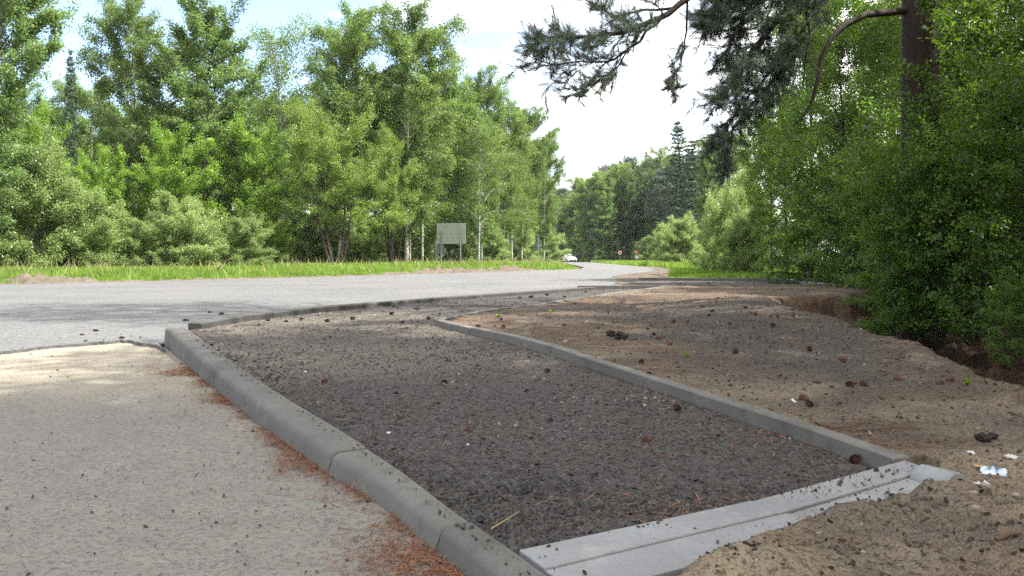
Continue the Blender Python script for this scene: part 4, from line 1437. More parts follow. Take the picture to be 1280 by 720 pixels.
# deeper rows, not to be told apart
random.seed(31)
GB = 'trees deeper in the wood across the road'
for i in range(46):
    px = -60 + 745 * (i + random.random()) / 46
    Yb = np.interp(px, [-60, 340, 520, 620, 690], [46, 62, 70, 84, 112])
    Y = Yb + random.uniform(2, 20)
    pt_ = np.interp(px, [-60, 60, 120, 200, 300, 420, 520, 600, 690], [60, 120, 165, 120, 110, 100, 100, 160, 190])
    tp = random.choice(['b', 'b', 'b', 'a', 's', 'm'])
    if tp == 'b': p_ = random.choice(BIRCH)
    elif tp == 'a': p_ = random.choice(ASPEN)
    elif tp == 's': p_ = random.choice(SPRUCE)
    else: p_ = random.choice(ROUND); pt_ += 70
    lb = {'birch_tree': 'birch standing deeper in the wood behind the front row', 'aspen_tree': 'aspen standing deeper in the wood behind the front row',
          'spruce_tree': 'dark spruce standing deeper in the wood behind the front row', 'maple_tree': 'maple standing deeper in the wood behind the front row'}[p_['name']]
    T([p_], px, Y, pt_ + random.uniform(-15, 45), lb, 0, random.uniform(.85, 1.15), group=GB + ', ' + p_['name'].replace('_', ' '))
# undergrowth behind the front bushes
for i in range(46):
    px = -40 + 735 * (i + random.random()) / 46
    Y = float(np.interp(px, [-40, 340, 520, 620, 690], [40, 50, 60, 76, 104])) + random.uniform(0, 14)
    put(BUSH[i % 3], X(px, Y), Y, random.uniform(2.2, 4.2), 'undergrowth bush in the shade among the trunks across the road', 'bush', 'undergrowth bushes across the road', None, 1.2)

for i, px in enumerate((285, 310, 330, 352, 375, 398, 420, 445, 470, 500)):
    Y = 68 + 5 * (i % 3)
    put(BUSH[i % 3], X(px, Y), Y, 4.5, 'undergrowth bush in the shade among the trunks across the road', 'bush', 'undergrowth bushes across the road', None, 1.6)

# ---- far wood closing the road bend
random.seed(47)
far_top = lambda px: float(np.interp(px, [640, 697, 740, 780, 800, 830, 870, 940], [232, 224, 208, 206, 197, 196, 185, 150]))
T(SPRUCE, 853, 132, 155, 'tallest dark spruce of the far wood, right of the open sky', 0, 1.5)
T(SPRUCE, 866, 118, 178, 'dark spruce just right of the tallest one in the far wood', 1, 1.5)
T(PINE, 787, 172, 196, 'dark pine crown rising out of the far wood above the red signs', 0, 1.15)
T(SPRUCE, 806, 178, 192, 'pointed spruce in the skyline of the far wood, right of the pine crown', 1, .7)
T(BIRCH, 826, 160, 187, 'bright birch in the far wood with a pointed top beside the tallest spruce', 0, 1.2)
T(SPRUCE, 774, 186, 212, 'pointed spruce left of the pine crown in the far wood', 0, .6)
T(BIRCH, 762, 168, 205, 'bright leafy birch standing left of the red signs in the far wood', 1, 1.35)
T(BUSH, 836, 96, 278, 'pale leafy bush hanging over the right verge below the tall spruce', 2, 1.1)
T(BUSH, 812, 118, 293, 'light bush right of the red signs', 1, 1.3)
T(BUSH, 852, 70, 268, 'dark green bush on the right verge beyond the bright willow', 0, 1.2)
T(ASPEN, 880, 72, 196, 'silvery aspen on the right verge in front of the dark spruces', 0, .62)
for row, (Y0, n) in enumerate(((165, 15), (182, 17), (205, 17))):
    for i in range(n):
        px = 655 + 255 * (i + random.uniform(.1, .9)) / n
        Y = Y0 + random.uniform(-6, 8) - (0 if px < 800 else (px - 800) * .35)
        if row == 0 and px < 735: Y += 28
        tp = random.choice(['b', 'b', 'a', 's', 'p', 'b'])
        p_ = random.choice({'b': BIRCH, 'a': ASPEN, 's': SPRUCE, 'p': PINE}[tp])
        nm = p_['name'].replace('_', ' ')
        T([p_], px, Y, far_top(px) + random.uniform(4, 40) - row * 4, {'birch tree': 'birch', 'aspen tree': 'aspen', 'spruce tree': 'dark spruce', 'pine tree': 'dark pine'}[nm] + ' in the far wood where the road bends out of sight',
          0, random.uniform(1.0, 1.45), group='trees of the far wood, ' + nm)
for i in range(20):
    px = 690 + 190 * (i + random.random()) / 20
    Y = 158 + random.uniform(0, 12) - (0 if px < 790 else (px - 790) * .5) + (34 if px < 735 else 0)
    put(BUSH[i % 3], X(px, Y), Y, random.uniform(3, 6), 'bush at the foot of the far wood', 'bush', 'bushes at the foot of the far wood', None, 1.4)

# ---- right hand wood
random.seed(59)
T(BUSH, 902, 31, 228, 'bright sunlit willow bush at the end of the second crossing', 1, .72)
T(BUSH, 935, 29.5, 258, 'sunlit lower bush behind the second crossing bed', 0, .85)
T(BUSH, 925, 37, 205, 'bright tall bush behind the sunlit willow', 2, .8)
T(ROUND, 965, 34, 120, 'sunlit maple above the bright willow bush', 0, .72)
T(BIRCH, 1010, 27, -60, 'large birch with hanging bright twigs left of the pine trunk', 0, 1.05, group=None)
T(LIME, 985, 25, 70, 'leafy lime beside the hanging birch, dark at its foot', 0, .9)
T(LIME, 1065, 19.5, -80, 'dark lime behind the pine trunk', 1, .8)
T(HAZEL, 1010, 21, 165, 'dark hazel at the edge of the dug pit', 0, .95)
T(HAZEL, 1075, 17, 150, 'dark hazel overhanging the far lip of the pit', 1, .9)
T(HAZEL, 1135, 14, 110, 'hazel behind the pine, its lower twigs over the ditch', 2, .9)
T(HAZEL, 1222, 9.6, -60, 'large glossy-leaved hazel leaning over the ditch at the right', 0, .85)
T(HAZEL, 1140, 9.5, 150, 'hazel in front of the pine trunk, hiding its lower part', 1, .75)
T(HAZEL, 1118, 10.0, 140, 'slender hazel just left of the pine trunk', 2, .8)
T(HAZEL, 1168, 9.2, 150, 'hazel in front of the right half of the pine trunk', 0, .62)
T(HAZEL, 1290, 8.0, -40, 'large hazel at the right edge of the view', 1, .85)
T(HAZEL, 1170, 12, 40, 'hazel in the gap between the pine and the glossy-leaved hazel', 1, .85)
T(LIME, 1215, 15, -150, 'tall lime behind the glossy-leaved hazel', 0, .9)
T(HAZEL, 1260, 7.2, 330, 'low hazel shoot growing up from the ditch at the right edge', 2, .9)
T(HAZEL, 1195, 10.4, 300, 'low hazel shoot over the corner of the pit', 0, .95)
GR = 'trees deeper in the dark wood on the right'
for i in range(30):
    Y = 17 + 48 * (i + random.random()) / 30
    lo = max(1020 - (Y - 12) * 3.0, 930)
    px = random.uniform(lo + 60, 1360)
    p_ = random.choice([BIRCH[0], BIRCH[1], LIME[0], LIME[1], ROUND[0], ROUND[1], SPRUCE[0]])
    nm = {'birch_tree': 'birch', 'lime_tree': 'lime', 'maple_tree': 'maple', 'spruce_tree': 'spruce'}[p_['name']]
    x_ = X(px, Y) + 2.5 + (2.5 if Y < 24 else 0) + (7 if 25 < Y < 42 else 0)
    put(p_, x_, Y + 2, random.uniform(11, 16) if p_['name'] != 'maple_tree' else random.uniform(7, 9), nm + ' added out of view to shade the wood on the right', 'tree', GR + ', ' + nm, None, random.uniform(.85, 1.1), z=-.5)
for i in range(22):
    Y = 10 + 36 * (i + random.random()) / 22
    x_ = 6.2 + random.uniform(0, 9) + max(0, Y - 14) * .22
    put(HAZEL[i % 3], x_, Y, random.uniform(2.4, 4.5), 'dark undergrowth shrub in the wood on the right', 'bush', 'undergrowth shrubs on the right', None, 1.1, z=-.5)

# ---- the big pine on the right with its hanging branches
def tufts(tips, dirs, g, per=22, ln=.075, wd=.0042, cone=.75):
    n = len(tips)
    c = np.repeat(tips, per, 0); d = np.repeat(dirs, per, 0)
    d = d / (np.linalg.norm(d, axis=1)[:, None] + 1e-9)
    m_ = len(c)
    c = c - d * (g.random(m_) * ln * 1.3)[:, None]
    nd = d + g.normal(0, cone, (m_, 3)); nd /= np.linalg.norm(nd, axis=1)[:, None]
    s = np.cross(nd, g.normal(0, 1, (m_, 3))); s /= np.linalg.norm(s, axis=1)[:, None] + 1e-9
    L = (ln * (.7 + .5 * g.random(m_)))[:, None]
    v = np.stack([c - s * wd / 2, c + s * wd / 2, c + nd * L], 1).reshape(-1, 3)
    return v, np.arange(m_ * 3).reshape(-1, 3), np.repeat(np.clip(np.repeat(g.random(n), per) * .7 + g.random(m_) * .3, 0, 1), 3)


def needle_branch(main, r0, r1, g, nsec, sec_len, ntw, tw_len, V, Fq, T_, D_, bare=.25, droop=-.25, n_main=True, tw_tuft=3):
    """a pine bough: main polyline, side shoots, twigs with tufts; appends wood and collects tuft tips"""
    main = np.asarray(main, float)
    # refine with a little wobble
    m2 = [main[0]]
    for a, c_ in zip(main[:-1], main[1:]):
        for k in range(1, 4):
            m2.append(a + (c_ - a) * k / 3 + g.normal(0, .012, 3) * (k < 3))
    m2 = np.array(m2); n = len(m2)
    if n_main: tube(m2, np.linspace(r0, r1, n), 7, V, Fq)
    seg = np.linalg.norm(np.diff(m2, axis=0), axis=1).sum()
    for i in range(nsec):
        u = bare + (1 - bare) * (i + g.random()) / nsec
        k = u * (n - 1); i0 = min(int(k), n - 2); p = m2[i0] + (m2[i0 + 1] - m2[i0]) * (k - i0)
        d = m2[i0 + 1] - m2[i0]; d /= np.linalg.norm(d)
        side = np.cross(d, [0, 0, 1]); side /= np.linalg.norm(side) + 1e-9
        dd = d * (.5 + .5 * g.random()) + side * g.choice([-1, 1]) * (.4 + .6 * g.random()) + np.array([0, 0, g.normal(-.05, .35)])
        az = math.atan2(dd[1], dd[0]); el = math.atan2(dd[2], math.hypot(dd[0], dd[1]))
        L = sec_len * (.45 + .8 * g.random()) * (1.1 - .5 * u)
        sb = branch(p, az, el, L, 6, droop * g.random(), .12, g)
        tube(sb, np.linspace(max(.004, r0 * .35 * (1.1 - u)), .003, 7), 4, V, Fq)
        for j in range(ntw):
            q0 = .2 + .8 * (j + g.random()) / ntw
            kk = q0 * 6; j0 = min(int(kk), 5); q = sb[j0] + (sb[j0 + 1] - sb[j0]) * (kk - j0)
            d0 = sb[j0 + 1] - sb[j0]; d0 /= np.linalg.norm(d0)
            dv = d0 + g.normal(0, .6, 3) + np.array([0, 0, .12]); dv /= np.linalg.norm(dv)
            l2 = tw_len * (.5 + .8 * g.random())
            tw = np.array([q, q + dv * l2 * .55, q + dv * l2 + np.array([0, 0, .25 * l2])])
            tube(tw, [.0035, .0028, .002], 3, V, Fq)
            for s in range(tw_tuft):
                f_ = 1 - .2 * s
                T_.append(tw[0] + (tw[2] - tw[0]) * f_); D_.append(dv + np.array([0, 0, .15]))


g = np.random.default_rng(300)
PX0, PY0 = X(1146, 10.8), 10.8
V, Fq, Tp, Dp = [], [], [], []
tk = np.array([[PX0 + .10, PY0, -.7], [PX0 + .04, PY0, 1.5], [PX0, PY0, 3.2], [PX0 - .05, PY0, 5], [PX0 + .1, PY0 + .1, 9], [PX0 + .1, PY0, 14], [PX0, PY0, 20]])
tube(np.array([tk[0] + (tk[-1] - tk[0]) * 0, *tk[1:]]), [.30, .25, .225, .20, .17, .12, .03], 14, V, Fq)
trunkV, trunkF = np.concatenate(V), np.concatenate(Fq)
roots = thing('pine_tree', 'big dark pine on the right whose boughs hang over the crossing', 'tree', (PX0, PY0, -.6))
offs = np.array([PX0, PY0, -.6])
link('trunk', new_mesh('pine_trunk', trunkV - offs, trunkF, True), M['bark_pine'], roots)


def P3(lst): return np.array([tuple(pt(a, b_, Y)) for a, b_, Y in lst])


def bough(lst, r0, r1, nsec, sl_, ntw, tl, bare, droop, per=24, wd=.0026, tuft=4, name='bough', rootz=None, ln=.065):
    V, Fq, T_, D_ = [], [], [], []
    m_ = P3(lst)
    if rootz is not None: m_ = np.vstack([[PX0, PY0, rootz], m_])
    needle_branch(m_, r0, r1, g, nsec, sl_, ntw, tl, V, Fq, T_, D_, bare, droop, True, tuft)
    o_ = link(name, new_mesh('pine_bough', np.concatenate(V) - offs, np.concatenate(Fq), True), M['bark_pine'], roots)
    if T_:
        v, f, ti = tufts(np.array(T_), np.array(D_), g, per, ln, wd)
        me_ = new_mesh('pine_needles', v - offs, f); set_attr(me_, 'tint', ti)
        link('needles', me_, M['needle_pine'], o_)


# the long bough across the top of the view, in three forks
bough([(960, -70, 9.6), (862, -4, 9.2), (822, 24, 9.0), (790, 36, 8.9), (742, 46, 8.8), (706, 44, 8.7), (668, 56, 8.6)], .050, .006, 30, .62, 9, .19, .40, -.6, rootz=6.0)
bough([(830, 18, 9.0), (800, 52, 8.9), (768, 74, 8.8), (738, 78, 8.7), (700, 80, 8.7), (676, 76, 8.6)], .018, .004, 20, .52, 8, .17, .22, -.7)
bough([(845, 10, 9.1), (806, 12, 9.0), (770, 20, 8.9), (742, 6, 8.8), (716, -8, 8.8)], .018, .004, 14, .46, 8, .17, .30, -.3)
bough([(786, 62, 8.8), (770, 86, 8.7), (745, 105, 8.6), (716, 120, 8.6)], .009, .003, 9, .34, 6, .13, .3, -.7)
bough([(859, -6, 9.2), (858, 40, 9.2), (852, 72, 9.2), (842, 100, 9.2), (838, 118, 9.2)], .014, .004, 12, .34, 6, .14, .3, -.9)
# dark hanging mass left of the trunk
random.seed(71)
for lst, r_, ns in (([(1000, -80, 10.2), (950, -30, 10.0), (915, 10, 9.9), (880, 24, 9.8)], .02, 12), ([(1040, -40, 10.9), (985, 10, 10.7), (940, 60, 10.5), (915, 100, 10.4)], .02, 12), ([(1060, -60, 10.6), (985, -20, 10.4), (930, 20, 10.2), (905, 70, 10.1)], .028, 15),
                    ([(1040, -20, 10.6), (970, 30, 10.3), (925, 90, 10.1), (898, 128, 10.0)], .022, 13),
                    ([(1020, 30, 10.6), (968, 85, 10.3), (925, 130, 10.1), (892, 182, 10.0)], .02, 11),
                    ([(1000, -60, 10.0), (930, -30, 9.9), (895, 4, 9.8), (888, 30, 9.8)], .022, 11),
                    ([(1080, -40, 10.7), (1015, 20, 10.5), (975, 70, 10.4), (950, 130, 10.3)], .022, 12),
                    ([(1000, 60, 10.8), (950, 120, 10.6), (915, 165, 10.4), (905, 200, 10.4)], .02, 9),
                    ([(1090, -90, 10.6), (1020, -50, 10.3), (960, -20, 10.0), (930, -5, 9.9)], .03, 13)):
    bough(lst, r_, .005, int(ns * 2.5), .62, 10, .20, .10, -.6)
# bare crooked bough from the trunk
V, Fq = [], []
m_ = P3([(1140, 12, 10.8), (1118, 15, 10.7), (1084, 18, 10.5), (1058, 30, 10.4), (1040, 46, 10.3), (1026, 74, 10.3), (1022, 100, 10.3), (1014, 130, 10.3), (1002, 148, 10.3), (992, 156, 10.3)])
tube(m_, np.linspace(.05, .012, len(m_)), 8, V, Fq)
m_ = P3([(1008, 15, 10.4), (1012, 40, 10.4), (1006, 80, 10.4), (1004, 106, 10.4)])
tube(m_, np.linspace(.016, .008, len(m_)), 6, V, Fq)
link('bare_bough', new_mesh('bare_bough', np.concatenate(V) - offs, np.concatenate(Fq), True), M['bark_dark'], roots)
# upper crown above the view: boughs all round
V, Fq, T_, D_ = [], [], [], []
for i in range(58):
    z0 = 5.2 + 14.2 * (i / 58)
    az = i * 2.39996 + g.normal(0, .3)
    L = 2.8 * (1 - ((z0 - 8) / 15) ** 2 * .9) * (.7 + .5 * g.random())
    b_ = branch((PX0 + .05, PY0, z0), az, .25 + .3 * (z0 > 12), L, 6, -.35, .09, g)
    tube(b_, np.linspace(.05, .01, 7), 5, V, Fq)
    for j in range(16):
        u = .3 + .7 * g.random(); k = u * 6; j0 = min(int(k), 5); q = b_[j0] + (b_[j0 + 1] - b_[j0]) * (k - j0)
        d = (b_[j0 + 1] - b_[j0]); d /= np.linalg.norm(d)
        s2 = branch(q, math.atan2(d[1], d[0]) + g.normal(0, .8), g.normal(.15, .3), .5 + .5 * g.random(), 3, .3, .1, g)
        tube(s2, [.012, .008, .006, .004], 3, V, Fq)
        for s in range(5):
            c_ = s2[-1] + g.normal(0, .2, 3); T_.append(c_); D_.append(s2[-1] - s2[0] + np.array([0, 0, .3]) + g.normal(0, .3, 3))
link('limbs', new_mesh('pine_limbs', np.concatenate(V) - offs, np.concatenate(Fq), True), M['bark_pine'], roots)
v, f, ti = tufts(np.array(T_), np.array(D_), g, 12, .13, .014)
me_ = new_mesh('pine_crown', v - offs, f); set_attr(me_, 'tint', ti)
link('crown', me_, M['needle_pine'], roots)

random.seed(83)
for i in range(8):  # unseen trees added right of the view to shade the wood and soil
    y_ = 0.0 + 8.5 * (i + random.random()) / 8
    x_ = 12.0 + random.uniform(0, 3) + (5 if i % 3 == 0 else 0) + max(0, y_ - 14) * .30
    p_ = random.choice([BIRCH[0], BIRCH[2], LIME[0], LIME[1], ASPEN[0]])
    nm = {'birch_tree': 'birch', 'lime_tree': 'lime', 'aspen_tree': 'aspen'}[p_['name']]
    put(p_, x_, y_, random.uniform(13, 17), nm + ' added out of view to shade the wood on the right', 'tree', GR + ', ' + nm, None, random.uniform(1.0, 1.25), z=-.5)
for i in range(6):  # more out-of-view trees, put in to keep sun off the near hazels
    p_ = (LIME[0], BIRCH[0], LIME[1])[i % 3]
    nm = 'birch' if i % 3 == 1 else 'lime'
    put(p_, 15.0 + random.uniform(0, 2.5), 9.5 + i * 1.7, random.uniform(14, 17), nm + ' added out of view to shade the wood on the right', 'tree', GR + ', ' + nm, None, 1.2, z=-.5)

# trees beside and behind the photographer that shade the foreground
for x_, y_, h_, p_, lb in ((7.7, 1.6, 17, BIRCH[1], 'tall birch beside the right edge of the view, shading the soil'), (8.2, 5.6, 16, BIRCH_THIN[0], 'thin airy birch beside the right edge of the view'), (8.0, 0.9, 17, ASPEN[0], 'aspen right of the photographer, shading the near slabs')):
    put(p_, x_, y_, h_, lb, 'tree', None, None, 1.1, z=-.5)

# ------------------------------------------------------------------ signs
b = NB('galvanised', 0.6); n = b.noise(6, 4, .6)
M['zinc'] = b.principled(b.mix(n, (0.20, 0.22, 0.21), (0.30, 0.32, 0.31)), 0.55, None, 0.5, 0.35)
b = NB('board_back', 0.88); n = b.noise(1.6, 4, .6)
M['board'] = b.principled(b.mix(n, (0.22, 0.25, 0.215), (0.28, 0.31, 0.275)), 0.5, None, 0.4, 0.15)


def plain(name, col, rough=.5, spec=.4, metal=0.0, var=.12):
    b = NB(name); n = b.noise(7, 4, .6)
    b.k = 0.75
    M[name] = b.principled(b.mix(n, [c * (1 - var) for c in col], [min(1, c * (1 + var)) for c in col]), rough, None, spec, metal)
    return M[name]


plain('sign_red', (0.46, 0.03, 0.03), .45); plain('sign_white', (0.72, 0.72, 0.70), .5)
plain('sign_grey', (0.17, 0.185, 0.20), .6, .3, .2)
plain('car_white', (0.78, 0.79, 0.80), .25, .6, 0, .02); plain('car_glass', (0.02, 0.025, 0.03), .08, .8)
plain('rubber', (0.018, 0.018, 0.018), .8); plain('rim', (0.4, 0.4, 0.41), .35, .5, .8); plain('lamp_glass', (0.6, 0.62, 0.62), .15, .7)
plain('plastic_black', (0.03, 0.03, 0.03), .6); plain('wood_twig', (0.11, 0.075, 0.05), .9, .1); plain('straw', (0.42, 0.30, 0.17), .8, .2)
plain('stone', (0.23, 0.20, 0.165), .9, .2, 0, .3); plain('paper', (0.50, 0.50, 0.49), .7, .3)
plain('cone_brown', (0.095, 0.052, 0.036), .9, .15, 0, .4); plain('clod', (0.034, 0.027, 0.022), .95, .1, 0, .4)


def bm_obj(name, bm_, m, parent=None, loc=None, smooth=False):
    me_ = bpy.data.meshes.new(name)
    bmesh.ops.recalc_face_normals(bm_, faces=bm_.faces)
    if smooth:
        for fc_ in bm_.faces: fc_.smooth = True
    bm_.to_mesh(me_); bm_.free()
    if smooth: me_.set_sharp_from_angle(angle=R(40))
    o_ = link(name, me_, m, parent)
    if loc is not None: o_.location = loc
    return o_


def cyl(bm_, p0, p1, r0, r1=None, n=12):
    p0, p1 = Vector(p0), Vector(p1); d = p1 - p0
    q = Vector((0, 0, 1)).rotation_difference(d.normalized()).to_matrix().to_4x4()
    bmesh.ops.create_cone(bm_, cap_ends=True, segments=n, radius1=r0, radius2=r0 if r1 is None else r1, depth=d.length, matrix=Matrix.Translation((p0 + p1) / 2) @ q)


def prism(bm_, pts2, y0, y1):
    """outline in x,z extruded from y0 to y1"""
    a = [bm_.verts.new((p[0], y0, p[1])) for p in pts2]; c_ = [bm_.verts.new((p[0], y1, p[1])) for p in pts2]
    bm_.faces.new(a); bm_.faces.new(c_[::-1])
    n_ = len(a)
    for i in range(n_): bm_.faces.new((a[i], c_[i], c_[(i + 1) % n_], a[(i + 1) % n_]))


def box(bm_, x0, x1, y0, y1, z0, z1, bev=0):
    prism(bm_, [(x0, z0), (x1, z0), (x1, z1), (x0, z1)], y0, y1)


def rpoly(pts, r_, n=4):
    """round the corners of a polygon"""
    out_ = []
    m_ = len(pts)
    for i in range(m_):
        p = Vector(pts[i]); a = Vector(pts[i - 1]); c_ = Vector(pts[(i + 1) % m_])
        u = (a - p).normalized(); w_ = (c_ - p).normalized()
        s, e_ = p + u * r_, p + w_ * r_
        for k in range(n + 1):
            t = k / n; out_.append(tuple((s * (1 - t) ** 2 + p * 2 * t * (1 - t) + e_ * t * t)))
    return out_


# direction board seen from behind; the front of the board faces traffic coming up the road (away from us)
bx, by = X(564, 50.5), 50.5
root = thing('direction_board', 'large greenish grey road board seen from behind on two posts', 'road sign', (bx, by, float(far_drop(by)) + .05), R(-22))
bm = bmesh.new(); box(bm, -.97, .97, -.012, .012, 2.15, 2.76); bm_obj('panel', bm, M['board'], root)
bm = bmesh.new(); box(bm, -.97, .97, -.012, .012, 1.50, 2.135); bm_obj('panel', bm, M['board'], root)
for sx_, h_ in ((-.66, 2.3), (.66, 2.70)):
    bm = bmesh.new(); cyl(bm, (sx_, -.06, -.5), (sx_, -.06, h_), .042); bm_obj('post', bm, M['zinc'], root, smooth=True)

tri = rpoly([(-.5, 0), (.5, 0), (0, .87)], .06)
root = thing('road_sign', 'grey triangular sign back low behind the direction board', 'road sign', (X(551, 56), 56, float(far_drop(56)) + .05), R(-10))
bm = bmesh.new(); prism(bm, [(a * 1.0, b_ + .92) for a, b_ in tri], -.006, .006); bm_obj('plate', bm, M['sign_grey'], root)
bm = bmesh.new(); cyl(bm, (0, -.04, -.5), (0, -.04, 1.7), .03); bm_obj('post', bm, M['zinc'], root, smooth=True)

root = thing('road_sign', 'grey back of a triangular sign over a small plate on a thin post', 'road sign', (X(672.5, 84), 84, float(far_drop(84)) + .05), R(-4))
bm = bmesh.new(); prism(bm, [(a * .86, b_ * 1.22 + 1.98) for a, b_ in tri], -.006, .006); bm_obj('triangle_plate', bm, M['sign_grey'], root)
bm = bmesh.new(); box(bm, -.36, .36, -.006, .006, 1.42, 1.9); bm_obj('plate', bm, M['sign_grey'], root)
bm = bmesh.new(); cyl(bm, (0, -.05, -.5), (0, -.05, 3.1), .035); bm_obj('post', bm, M['zinc'], root, smooth=True)


def disc(bm_, cx, cz, r_, y0, y1, n=32):
    prism(bm_, [(cx + r_ * math.cos(2 * math.pi * i / n), cz + r_ * math.sin(2 * math.pi * i / n)) for i in range(n)], y0, y1)


def red_arrow_sign(px, label, plate):
    Y = 146.0
    z_ = float(far_drop(Y))
    root = thing('road_sign', label, 'road sign', (X(px, Y), Y, z_), R(6))
    cz = CAMH + (HOR - 315.8) / F * Y - z_
    bm_ = bmesh.new(); cyl(bm_, (0, .04, -.5), (0, .04, cz + .3), .035); bm_obj('post', bm_, M['zinc'], root, smooth=True)
    if plate:
        bm_ = bmesh.new(); box(bm_, -.40, .40, -.006, .006, cz - .30, cz + .30); bm_obj('plate', bm_, M['sign_red'], root)
        bm_ = bmesh.new(); prism(bm_, [(-.36, cz + .26), (-.12, cz + .26), (-.02, cz), (-.12, cz - .26), (-.36, cz - .26), (-.26, cz)], -.012, -.0075); bm_obj('chevron', bm_, M['sign_white'], root)
        bm_ = bmesh.new(); disc(bm_, 0, cz - .72, .40, -.006, .006); bm_obj('round_plate', bm_, M['sign_white'], root)
    else:
        bm_ = bmesh.new(); disc(bm_, 0, cz, .31, -.006, .006); bm_obj('plate', bm_, M['sign_white'], root)
        bm_ = bmesh.new(); disc(bm_, 0.02, cz, .235, -.012, -.0075); bm_obj('red_disc', bm_, M['sign_red'], root)
    return root


red_arrow_sign(775, 'small round red and white sign on the far verge, the left one', False)
red_arrow_sign(796.3, 'red and white sign above a pale round plate on the far verge', True)

# ------------------------------------------------------------------ white car coming round the bend
CY = 150.0; CX = X(709.5, CY)
car = thing('parked_car' if False else 'car', 'white car coming round the far bend of the road', 'car', (CX, CY, float(far_drop(CY)) + RZ), R(24))
# x across, -y is the front (towards us)
secs = [(-2.05, .80, .34, .66, .60), (-1.95, .86, .26, .78, .70), (-1.2, .88, .24, .96, .84), (-.95, .88, .24, 1.0, .84), (0, .89, .24, 1.02, .86), (1.2, .88, .24, 1.04, .86), (1.85, .86, .26, 1.02, .82), (2.0, .80, .36, .95, .74)]
bm = bmesh.new(); rings = []
for y_, hw, z0, z1, tw in secs:
    pr = [(-hw * .94, z0), (-hw, z0 + .14), (-hw, z1 - .22), (-tw, z1 - .03), (-tw * .6, z1), (tw * .6, z1), (tw, z1 - .03), (hw, z1 - .22), (hw, z0 + .14), (hw * .94, z0)]
    rings.append([bm.verts.new((a, y_, b_)) for a, b_ in pr])
for a, c_ in zip(rings[:-1], rings[1:]):
    for i in range(10): bm.faces.new((a[i], a[(i + 1) % 10], c_[(i + 1) % 10], c_[i]))
bm.faces.new(rings[0]); bm.faces.new(rings[-1])
body = bm_obj('body', bm, M['car_white'], car, smooth=True)
bm = bmesh.new(); rings = []
for y_, hb, ht, z0, z1 in ((-1.05, .80, .78, .96, 1.0), (-.35, .80, .62, .98, 1.44), (.4, .80, .62, .98, 1.49), (1.3, .80, .60, 1.0, 1.44), (1.85, .78, .70, 1.0, 1.05)):
    rings.append([bm.verts.new(q) for q in ((-hb, y_, z0), (-ht, y_, z1 - .04), (-ht * .85, y_, z1), (ht * .85, y_, z1), (ht, y_, z1 - .04), (hb, y_, z0))])
for a, c_ in zip(rings[:-1], rings[1:]):
    for i in range(5): bm.faces.new((a[i], a[i + 1], c_[i + 1], c_[i]))
bm.faces.new(rings[0]); bm.faces.new(rings[-1])
bm_obj('cabin', bm, M['car_white'], car, smooth=True)


def qpanel(name, q, m, parent, th_=.008):
    bm_ = bmesh.new()
    v0 = [Vector(p) for p in q]; n_ = (v0[1] - v0[0]).cross(v0[3] - v0[0]).normalized()
    a = [bm_.verts.new(p + n_ * th_) for p in v0]; c_ = [bm_.verts.new(p + n_ * .002) for p in v0]
    bm_.faces.new(a); bm_.faces.new(c_[::-1])
    for i in range(4): bm_.faces.new((a[i], c_[i], c_[(i + 1) % 4], a[(i + 1) % 4]))
    return bm_obj(name, bm_, m, parent)


qpanel('windscreen', [(-.72, -1.0, 1.03), (.72, -1.0, 1.03), (.55, -.40, 1.41), (-.55, -.40, 1.41)], M['car_glass'], car, .012)
for s in (-1, 1):
    sides = [[(.795, -.30, 1.03), (.795, .42, 1.03), (.645, .40, 1.42), (.645, -.18, 1.38)], [(.795, .48, 1.03), (.795, 1.35, 1.05), (.635, 1.15, 1.38), (.645, .46, 1.42)]]
    for q in sides:
        q2 = [(p[0] * s, p[1], p[2]) for p in q]
        qpanel('side_window', q2 if s > 0 else q2[::-1], M['car_glass'], car, .012)
    qpanel('headlight', [(s * .80, -2.03, .62), (s * .42, -2.07, .60), (s * .42, -2.05, .70), (s * .78, -1.99, .74)] if s < 0 else [(s * .42, -2.07, .60), (s * .80, -2.03, .62), (s * .78, -1.99, .74), (s * .42, -2.05, .70)], M['lamp_glass'], car, .02)
    for yy in (-1.3, 1.3):
        bm = bmesh.new(); cyl(bm, (s * .70, yy, .31), (s * .90, yy, .31), .31, n=24); wh = bm_obj('wheel', bm, M['rubber'], car, smooth=True)
        bm = bmesh.new(); cyl(bm, (s * .885, yy, .31), (s * .912, yy, .31), .20, n=20); bm_obj('rim', bm, M['rim'], wh)
bm = bmesh.new(); box(bm, -.62, .62, -2.075, -2.02, .36, .54); bm_obj('grille', bm, M['plastic_black'], car)

